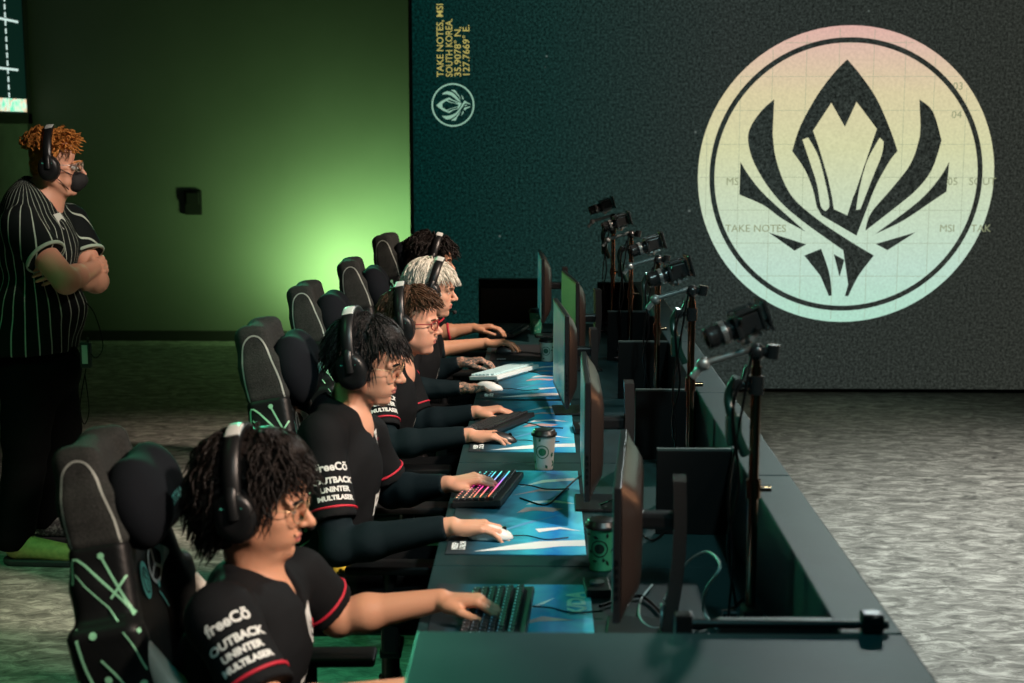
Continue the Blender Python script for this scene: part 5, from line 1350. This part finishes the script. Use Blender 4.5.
# ---------------- player five
hc = P(432, 261, 7.15); H5 = head_frame(hc, -2, 4, 0)
w5r = P(486, 343, 7.00); w5l = P(474, 328, 7.42)
root, bv, ends, tr, tl, H5 = player('dark wavy haired person with a red wristband, mostly hidden behind the platinum haired player', H5,
    P(418, 294, 7.2), P(410, 306, 7.0), P(420, 352, 6.98), w5r, P(424, 306, 7.38), P(438, 334, 7.42), w5l,
    dict(d=(D(1, .02, .05), D(0, 0, 1)), k=dict(curl=(22, 26, 16), spread=5)), dict(d=(D(1, .0, .10), D(0, 0, 1)), k=dict(curl=(26, 28, 16), spread=5)),
    P(392, 390, 7.2), SKIN5, headkw=dict(), seed=55, vox=.004, longsleeve=(True, False), cuffs=(.34, .3))
eyes(H5, root); brows(H5, root, HB)
rnd = random.Random(18); mb = MB()
S = Sculpt(.006); S.ell((-.020, 0, .045), (.110, .090, .095), .02, M=H5); S.ell((-.060, 0, -.010), (.055, .070, .065), .03, M=H5)
S.ell((.094, 0, -.032), (.066, .072, .070), .02, sub=True, M=H5); S.ell((.055, 0, -.09), (.09, .09, .060), .02, sub=True, M=H5)
strands(mb, H5, 700, rnd, lambda d: d.z > -.4 and not (d.x > .4 and d.z < .3), (.04, .08), .0040, flow=lambda d: Vector((.5 if d.x > 0 else -.3, d.y * .6, -.4)), curl=.6, lift=.020, grav=.4, curlf=60, segs=9, bx=0.006, bt=0.18)
h = S.mesh('hair', HB, disp=folds(7, .006, 2.5), parent=root); mb.build('hair_locks', HB, h, world=True)
ax = (Vector(w5l) - Vector(P(438, 334, 7.42))).normalized(); fr = ax.to_track_quat('Z', 'Y').to_matrix().to_4x4(); fr.translation = Vector(P(438, 334, 7.42)).lerp(Vector(w5l), .30)
mb = MB(); mb.torus((0, 0, 0), .042, .008, 'Z', None, fr, sc=(1, 1)); mb.build('arm_band', m_red, root, world=True)
make_headset(H5, 'black headset on the dark wavy hair at the far end of the row', tilt=10, boom=False, cupx=.006)
mouse('dark mouse under the farthest player\'s near hand', (w5r.x + .105, w5r.y, MZ), 0, (.03, .03, .033))

# ================================================================ the standing man
root = empty('person', tuple(P(40, 555, 6.15)[:2]) + (0,), 0, 'standing person with ginger curls, black face mask and striped black jersey, arms crossed', 'person')
bpy.context.view_layer.update()
hc = P(55, 165, 6.20); HM = head_frame(hc, 8, 2, 0); HM = HM @ Matrix.Scale(1.14, 4)
neck = P(38, 203, 6.22); shR = P(20, 226, 6.02); elR = P(66, 281, 5.93); shL = P(70, 222, 6.42); elL = P(96, 281, 6.36)
wrR = P(94, 268, 6.30); wrL = P(60, 274, 6.10)
S = Sculpt(.0042); add_head(S, HM, fat=1.18, jaw=1.3)
S.cap(HM @ Vector((-.024, 0, -.05)), neck + Vector((.025, 0, -.01)), .060, .064, .03); S.cap(HM @ Vector((.01, 0, -.085)), neck + Vector((.03, 0, 0)), .05, .06, .03)
S.cap(neck, shR, .05, .05, .04); S.cap(neck, shL, .05, .05, .04); S.cap(neck, P(35, 330, 6.2), .10, .12, .04)
for a_, b_, c_ in ((shR, elR, wrR), (shL, elL, wrL)):
    a_, b_, c_ = Vector(a_), Vector(b_), Vector(c_); S.cap(a_, b_, .060, .054, .02); S.cap(b_, b_.lerp(c_, .35), .052, .050, .02); S.cap(b_.lerp(c_, .35), c_, .050, .033, .02)
add_hand(S, wrR, D(.25, 1, .15), D(.8, -.2, .3), 1, curl=(35, 45, 30)); add_hand(S, wrL, D(.0, -1, .15), D(.8, 0, .3), -1, curl=(35, 45, 30))
for (fu, fv, fz, ky) in ((26, 553, 6.03, -.04), (46, 527, 6.38, .04)):
    ft = Vector(P(fu, fv, fz)); ft.z = .12; hp_ = Vector(P(36, 352, 6.22)); kn_ = Vector((hp_.x + .03 + (.03 if ky > 0 else -.02), (hp_.y + (.09 if ky > 0 else -.09) + ft.y) / 2, .50)); S.cap(hp_, kn_, .08, .06, .03); S.cap(kn_, ft + Vector((-.035, 0, 0)), .055, .04, .03)
S.mesh('body', SKIN2, parent=root)
eyes(HM, root); brows(HM, root, HGI)
# striped jersey
jm, nt, b = node_mat('striped_jersey'); tc = N(nt, 'ShaderNodeTexCoord'); mp = N(nt, 'ShaderNodeMapping'); ctr = Vector(P(30, 290, 6.2))
mp.inputs['Location'].default_value = (-ctr.x, -ctr.y, 0); gr = N(nt, 'ShaderNodeTexGradient', gradient_type='RADIAL'); ml = N(nt, 'ShaderNodeMath', operation='MULTIPLY'); ml.inputs[1].default_value = 28
fr_ = N(nt, 'ShaderNodeMath', operation='FRACT'); lt = N(nt, 'ShaderNodeMath', operation='LESS_THAN'); lt.inputs[1].default_value = .10; mx = N(nt, 'ShaderNodeMix', data_type='RGBA')
mx.inputs[6].default_value = (.007, .010, .010, 1); mx.inputs[7].default_value = (.42, .50, .42, 1); L = nt.links.new
L(tc.outputs['Object'], mp.inputs[0]); L(mp.outputs[0], gr.inputs[0]); L(gr.outputs[0], ml.inputs[0]); L(ml.outputs[0], fr_.inputs[0]); L(fr_.outputs[0], lt.inputs[0]); L(lt.outputs[0], mx.inputs[0]); L(mx.outputs[2], b.inputs['Base Color']); b.inputs['Roughness'].default_value = .8; b.inputs['Specular IOR Level'].default_value = .1
J = Sculpt(.006)
J.ell(P(36, 250, 6.22), (.175, .225, .20), .06); J.ell(P(36, 310, 6.22), (.215, .225, .19), .06); J.cap(P(30, 344, 6.22) + Vector((0, -.06, 0)), P(30, 344, 6.22) + Vector((0, .06, 0)), .19, .19, .05, clip=[(tuple(P(30, 349, 6.22)), (0, 0, -1))])
J.cap(neck + Vector((-.02, 0, -.04)), shR, .085, .072, .05); J.cap(neck + Vector((-.02, 0, -.04)), shL, .085, .072, .05)
mends = []
for a_, b_ in ((shR, elR), (shL, elL)):
    a_, b_ = Vector(a_), Vector(b_); ax = (b_ - a_).normalized(); e_ = a_ + (b_ - a_) * .58; J.cap(a_, b_, .083, .088, .03, clip=[(tuple(e_), tuple(ax))]); mends.append((e_, ax))
J.cap(neck + Vector((-.03, 0, -.02)), neck + Vector((-.025, 0, .045)), .105, .075, .05); J.cap(neck + Vector((-.03, -.06, -.01)), neck + Vector((-.03, .06, -.01)), .10, .10, .05); J.cap(neck + Vector((.03, 0, .02)), neck + Vector((.05, 0, .14)), .068, .085, .012, sub=True)
j_ = J.mesh('jersey', jm, disp=folds(77, .005, .8), parent=root); bvm = J.bvh()
mtrim = mat('jersey_pale_trim', (.36, .48, .38), rough=.7)
for (e_, ax) in mends:
    mb = MB(); fr = ax.to_track_quat('Z', 'Y').to_matrix().to_4x4(); fr.translation = e_ - ax * .006; mb.torus((0, 0, 0), .085, .008, 'Z', None, fr, n=36); mb.build('hem_trim', mtrim, root, world=True)
mb = MB(); fr = Matrix.Translation(neck + Vector((.010, 0, .045))) @ Matrix.Rotation(math.radians(24), 4, 'Y'); mb.torus((0, 0, 0), .078, .008, 'Z', None, fr, n=36)
mb.build('collar_trim', mtrim, root, world=True)
mb = MB(); M = frame(Vector(P(73, 222, 6.1)) + Vector((.2, -.25, 0)), (1, .9, 0), (0, 0, 1)); project(mb, ([(-.03, .03, 0), (.02, .035, 0), (.035, 0, 0), (.0, -.035, 0), (-.02, -.005, 0)], [(0, 1, 2, 3, 4)]), M, bvm, mat('jersey_badge_pale', (.60, .66, .60)), .003, .7); mb.build('chest_badge', None, root, world=True)
# mask
MK = Sculpt(.004); MK.ell((.074, 0, -.062), (.046, .050, .052), .02, M=HM); MK.ell((.100, 0, -.052), (.030, .030, .034), .02, M=HM); MK.mesh('face_mask', mat('mask_black', (.010, .011, .012), rough=.8), parent=root)
mb = MB()
for s_ in (-1, 1):
    mb.tube([HM @ Vector(p) for p in [(.075, s_ * .052, -.035), (.03, s_ * .075, -.012), (.0, s_ * .088, .0)]], .002, n=5); mb.tube([HM @ Vector(p) for p in [(.06, s_ * .052, -.09), (.03, s_ * .073, -.055), (.0, s_ * .088, -.03)]], .002, n=5)
mb.build('mask_strap', mat('mask_black', (.01,) * 3), root, world=True)
rnd = random.Random(21); mb = MB(); S = Sculpt(.006); S.ell((-.018, 0, .045), (.102, .082, .088), .02, M=HM); S.ell((-.058, 0, -.010), (.045, .066, .06), .03, M=HM); S.ell((.094, 0, -.028), (.066, .074, .070), .02, sub=True, M=HM); S.ell((.055, 0, -.09), (.09, .09, .060), .02, sub=True, M=HM)
strands(mb, HM, 420, rnd, lambda d: d.z > .25 and d.x < .75, (.025, .045), .0048, flow=lambda d: Vector((.4, d.y * .8, .1)), curl=.9, lift=.016, grav=.0, curlf=110, segs=8)
h = S.mesh('hair', HGI, disp=folds(9, .006, 3), parent=root); mb.build('hair_locks', HGI, h, world=True)
make_headset(HM @ Matrix.Scale(1 / 1.14, 4), 'black headset worn by the standing masked person', group=None, boom=False, tilt=-4, big=1.17)
make_glasses(HM, 'pale rimmed glasses on the standing masked person', (.55, .45, .40), .0018, (.025, .018))
# trousers
Tt = Sculpt(.008); hip = Vector(P(36, 352, 6.22))
Tt.ell(hip + Vector((0, 0, -.06)), (.19, .20, .17), .05, clip=[(tuple(hip + Vector((0, 0, .05))), (0, 0, 1))])
SH = []
for (u_, v_, z_, yo) in ((24, 553, 6.05, -.10), (52, 529, 6.38, .10)):
    ft = Vector(P(u_, v_, z_)); ft.z = .08; kn = Vector((hip.x + .03 + (.03 if yo > 0 else -.02), (hip.y + yo * .9 + ft.y) / 2, .50)); SH.append(ft)
    Tt.cap(hip + Vector((0, yo, -.08)), kn, .125, .098, .05); Tt.cap(kn, ft + Vector((-.035, 0, .03)), .096, .078, .03, clip=[(tuple(ft + Vector((0, 0, -.015))), (0, 0, -1))])
Tt.mesh('trousers', m_trou, disp=folds(78, .008, .8), parent=root)
m_shoe = mat('shoe_yellow_green', (.50, .52, .16), rough=.6, noise=(40, (.38, .42, .12), .4, .6)); m_shoe2 = mat('shoe_grey_knit', (.32, .33, .31), rough=.7, noise=(60, (.08, .08, .08), .45, .55)); m_sole = mat('shoe_sole', (.04, .04, .045), rough=.6)
for q, ft in enumerate(SH):
    o = empty('shoe', (0, 0, 0)); o.parent = root; o.matrix_parent_inverse = world_matrix(root).inverted()
    S = Sculpt(.005); a_ = Vector((ft.x - .02, ft.y, .075)); b_ = Vector((ft.x + .20, ft.y - .02, .048)); zcl = [((0, 0, .022), (0, 0, -1))]
    S.cap(a_, b_, .052, .040, .03, clip=zcl); S.cap(a_ + Vector((0, 0, .045)), a_, .05, .05, .03); S.mesh('upper', m_shoe if q == 0 else m_shoe2, parent=o)
    S = Sculpt(.005); zcl = [((0, 0, .028), (0, 0, 1)), ((0, 0, .001), (0, 0, -1))]; S.cap((ft.x - .03, ft.y, .02), (ft.x + .205, ft.y - .02, .02), .056, .047, .02, clip=zcl); S.mesh('sole', m_sole, parent=o)
    mb = MB(); 
    for k in range(5): x = ft.x + .04 + k * .022; zt = .118 - k * .0085; mb.tube([(x, ft.y - .034, zt - .016), (x + .004, ft.y - .01, zt + .0), (x + .008, ft.y + .018, zt - .01)], .0035, n=6)
    mb.build('laces', mat('lace_dark', (.06, .06, .05)), o, world=True)
# belt pack + its cable
bp_ = P(86, 355, 6.05); o = MB(); o.box((-.022, -.016, -.055), (.022, .016, .055), mat('radio_pack_black', (.02, .022, .022), rough=.4), bev=.004); o.box((-.012, -.0175, -.035), (.012, -.016, .045), mat('pack_label', (.45, .55, .50))); o.cyl((.01, 0, .055), (.01, 0, .075), .005)
q = o.build('radio_pack'); q.location = bp_; tag(q, 'small radio pack clipped at the standing person\'s belt', 'radio')
mb = MB(); mb.tube(catmull([P(84, 300, 6.1), P(95, 315, 6.1), P(103, 345, 6.08), P(96, 358, 6.05), P(88, 350, 6.05)], 6), .0025, n=6)
mb.tube(catmull([P(86, 368, 6.05), P(80, 405, 6.05), P(84, 424, 6.05), P(89, 410, 6.05), P(85, 375, 6.05)], 6), .0025, n=6); tag(mb.build('cable', m_rod), 'thin black headset cable hanging at the standing person\'s side', 'cable')
# ================================================================ light and eye
def aim(o, t):
    d = Vector(t) - o.location; o.rotation_euler = d.to_track_quat('-Z', 'Y').to_euler()
def area(name, loc, tgt, size, power, col, sy=None):
    l = bpy.data.lights.new(name, 'AREA'); l.energy = power; l.color = col; l.shape = 'RECTANGLE'; l.size = size; l.size_y = sy or size
    o = bpy.data.objects.new(name, l); C.objects.link(o); o.location = loc; aim(o, tgt); return o
def spot(name, loc, tgt, power, col, ang=60, blend=.6, rad=.1):
    l = bpy.data.lights.new(name, 'SPOT'); l.energy = power; l.color = col; l.spot_size = math.radians(ang); l.spot_blend = blend; l.shadow_soft_size = rad
    o = bpy.data.objects.new(name, l); C.objects.link(o); o.location = loc; aim(o, tgt); return o
for y_ in (2.65, 3.8, 4.9, 6.0, 7.1):
    spot('stage_key_light', (2.0, y_ - 1.1, 3.4), (-.34, y_ + .1, 1.02), 820, (1.0, .77, .62), 25, .9, .12)
spot('host_light', (1.2, 3.6, 3.9), (-2.0, 6.15, 1.55), 760, (1.0, .84, .72), 11, .8, .12)
spot('stage_floor_light', (2.7, 5.5, 4.7), (2.9, 5.5, 0), 1350, (.97, 1.0, .96), 80, 1.0, .3)
spot('added_desk_fill', (1.2, 1.0, 4.6), (.18, 4.6, .9), 330, (.62, 1.0, 1.0), 36, .8, .15)  # added cyan fill, brightens the mats and desk rims
spot('added_camera_fill', (2.3, 9.3, 4.0), (.40, 4.2, 1.3), 330, (.85, 1.0, .97), 34, .8, .10)  # added cool fill for highlights on the cameras and rim tops
spot('front_row_light', (.8, .3, 3.7), (-.78, 2.95, .85), 70, (1.0, .95, .85), 19, .8, .12)
area('warm_side_strip', (3.9, 7.4, 1.9), (.4, 4.6, 1.2), .10, 13, (1.0, .42, .18), 2.6)
spot('teal_top_fill', (.25, .9, 3.4), (.2, 1.9, .97), 105, (.08, .90, .95), 48, .9, .3)  # added teal fill that tints the near cabinet top
spot('green_wall_wash', (-1.66, 11.60, .58), (-1.78, BACK_Y, .88), 125, (.52, 1.0, .33), 175, .8, .06)
spot('green_wall_wash', (-.95, 11.6, 1.0), (-1.2, BACK_Y, 1.1), 36, (.42, 1.0, .32), 170, .9, .06)
spot('green_floor_wash', (-3.2, 3.0, 4.7), (-1.9, 4.3, .0), 230, (.12, 1.0, .36), 58, 1.0, .3)
spot('green_back_rim', (-2.4, 10.0, 2.4), (-.75, 4.9, 1.15), 700, (.12, 1.0, .50), 24, .8, .2)
w = bpy.data.worlds.new('dim_hall'); bpy.context.scene.world = w; w.use_nodes = True
w.node_tree.nodes['Background'].inputs[0].default_value = (.35, .8, .72, 1); w.node_tree.nodes['Background'].inputs[1].default_value = .012
cam = bpy.data.cameras.new('photo_camera'); co = bpy.data.objects.new('photo_camera', cam); C.objects.link(co); co.matrix_world = CAMM
cam.sensor_width = 36; cam.lens = F / 1024 * 36; cam.clip_start = .05
cam.dof.use_dof = True; cam.dof.focus_distance = 5.2; cam.dof.aperture_fstop = 4.0
sc = bpy.context.scene; sc.camera = co
sc.view_settings.view_transform = 'Standard'; sc.view_settings.look = 'None'; sc.view_settings.gamma = 1; sc.view_settings.exposure = 0
sc.view_settings.use_curve_mapping = False
sc.cycles.use_denoising = True
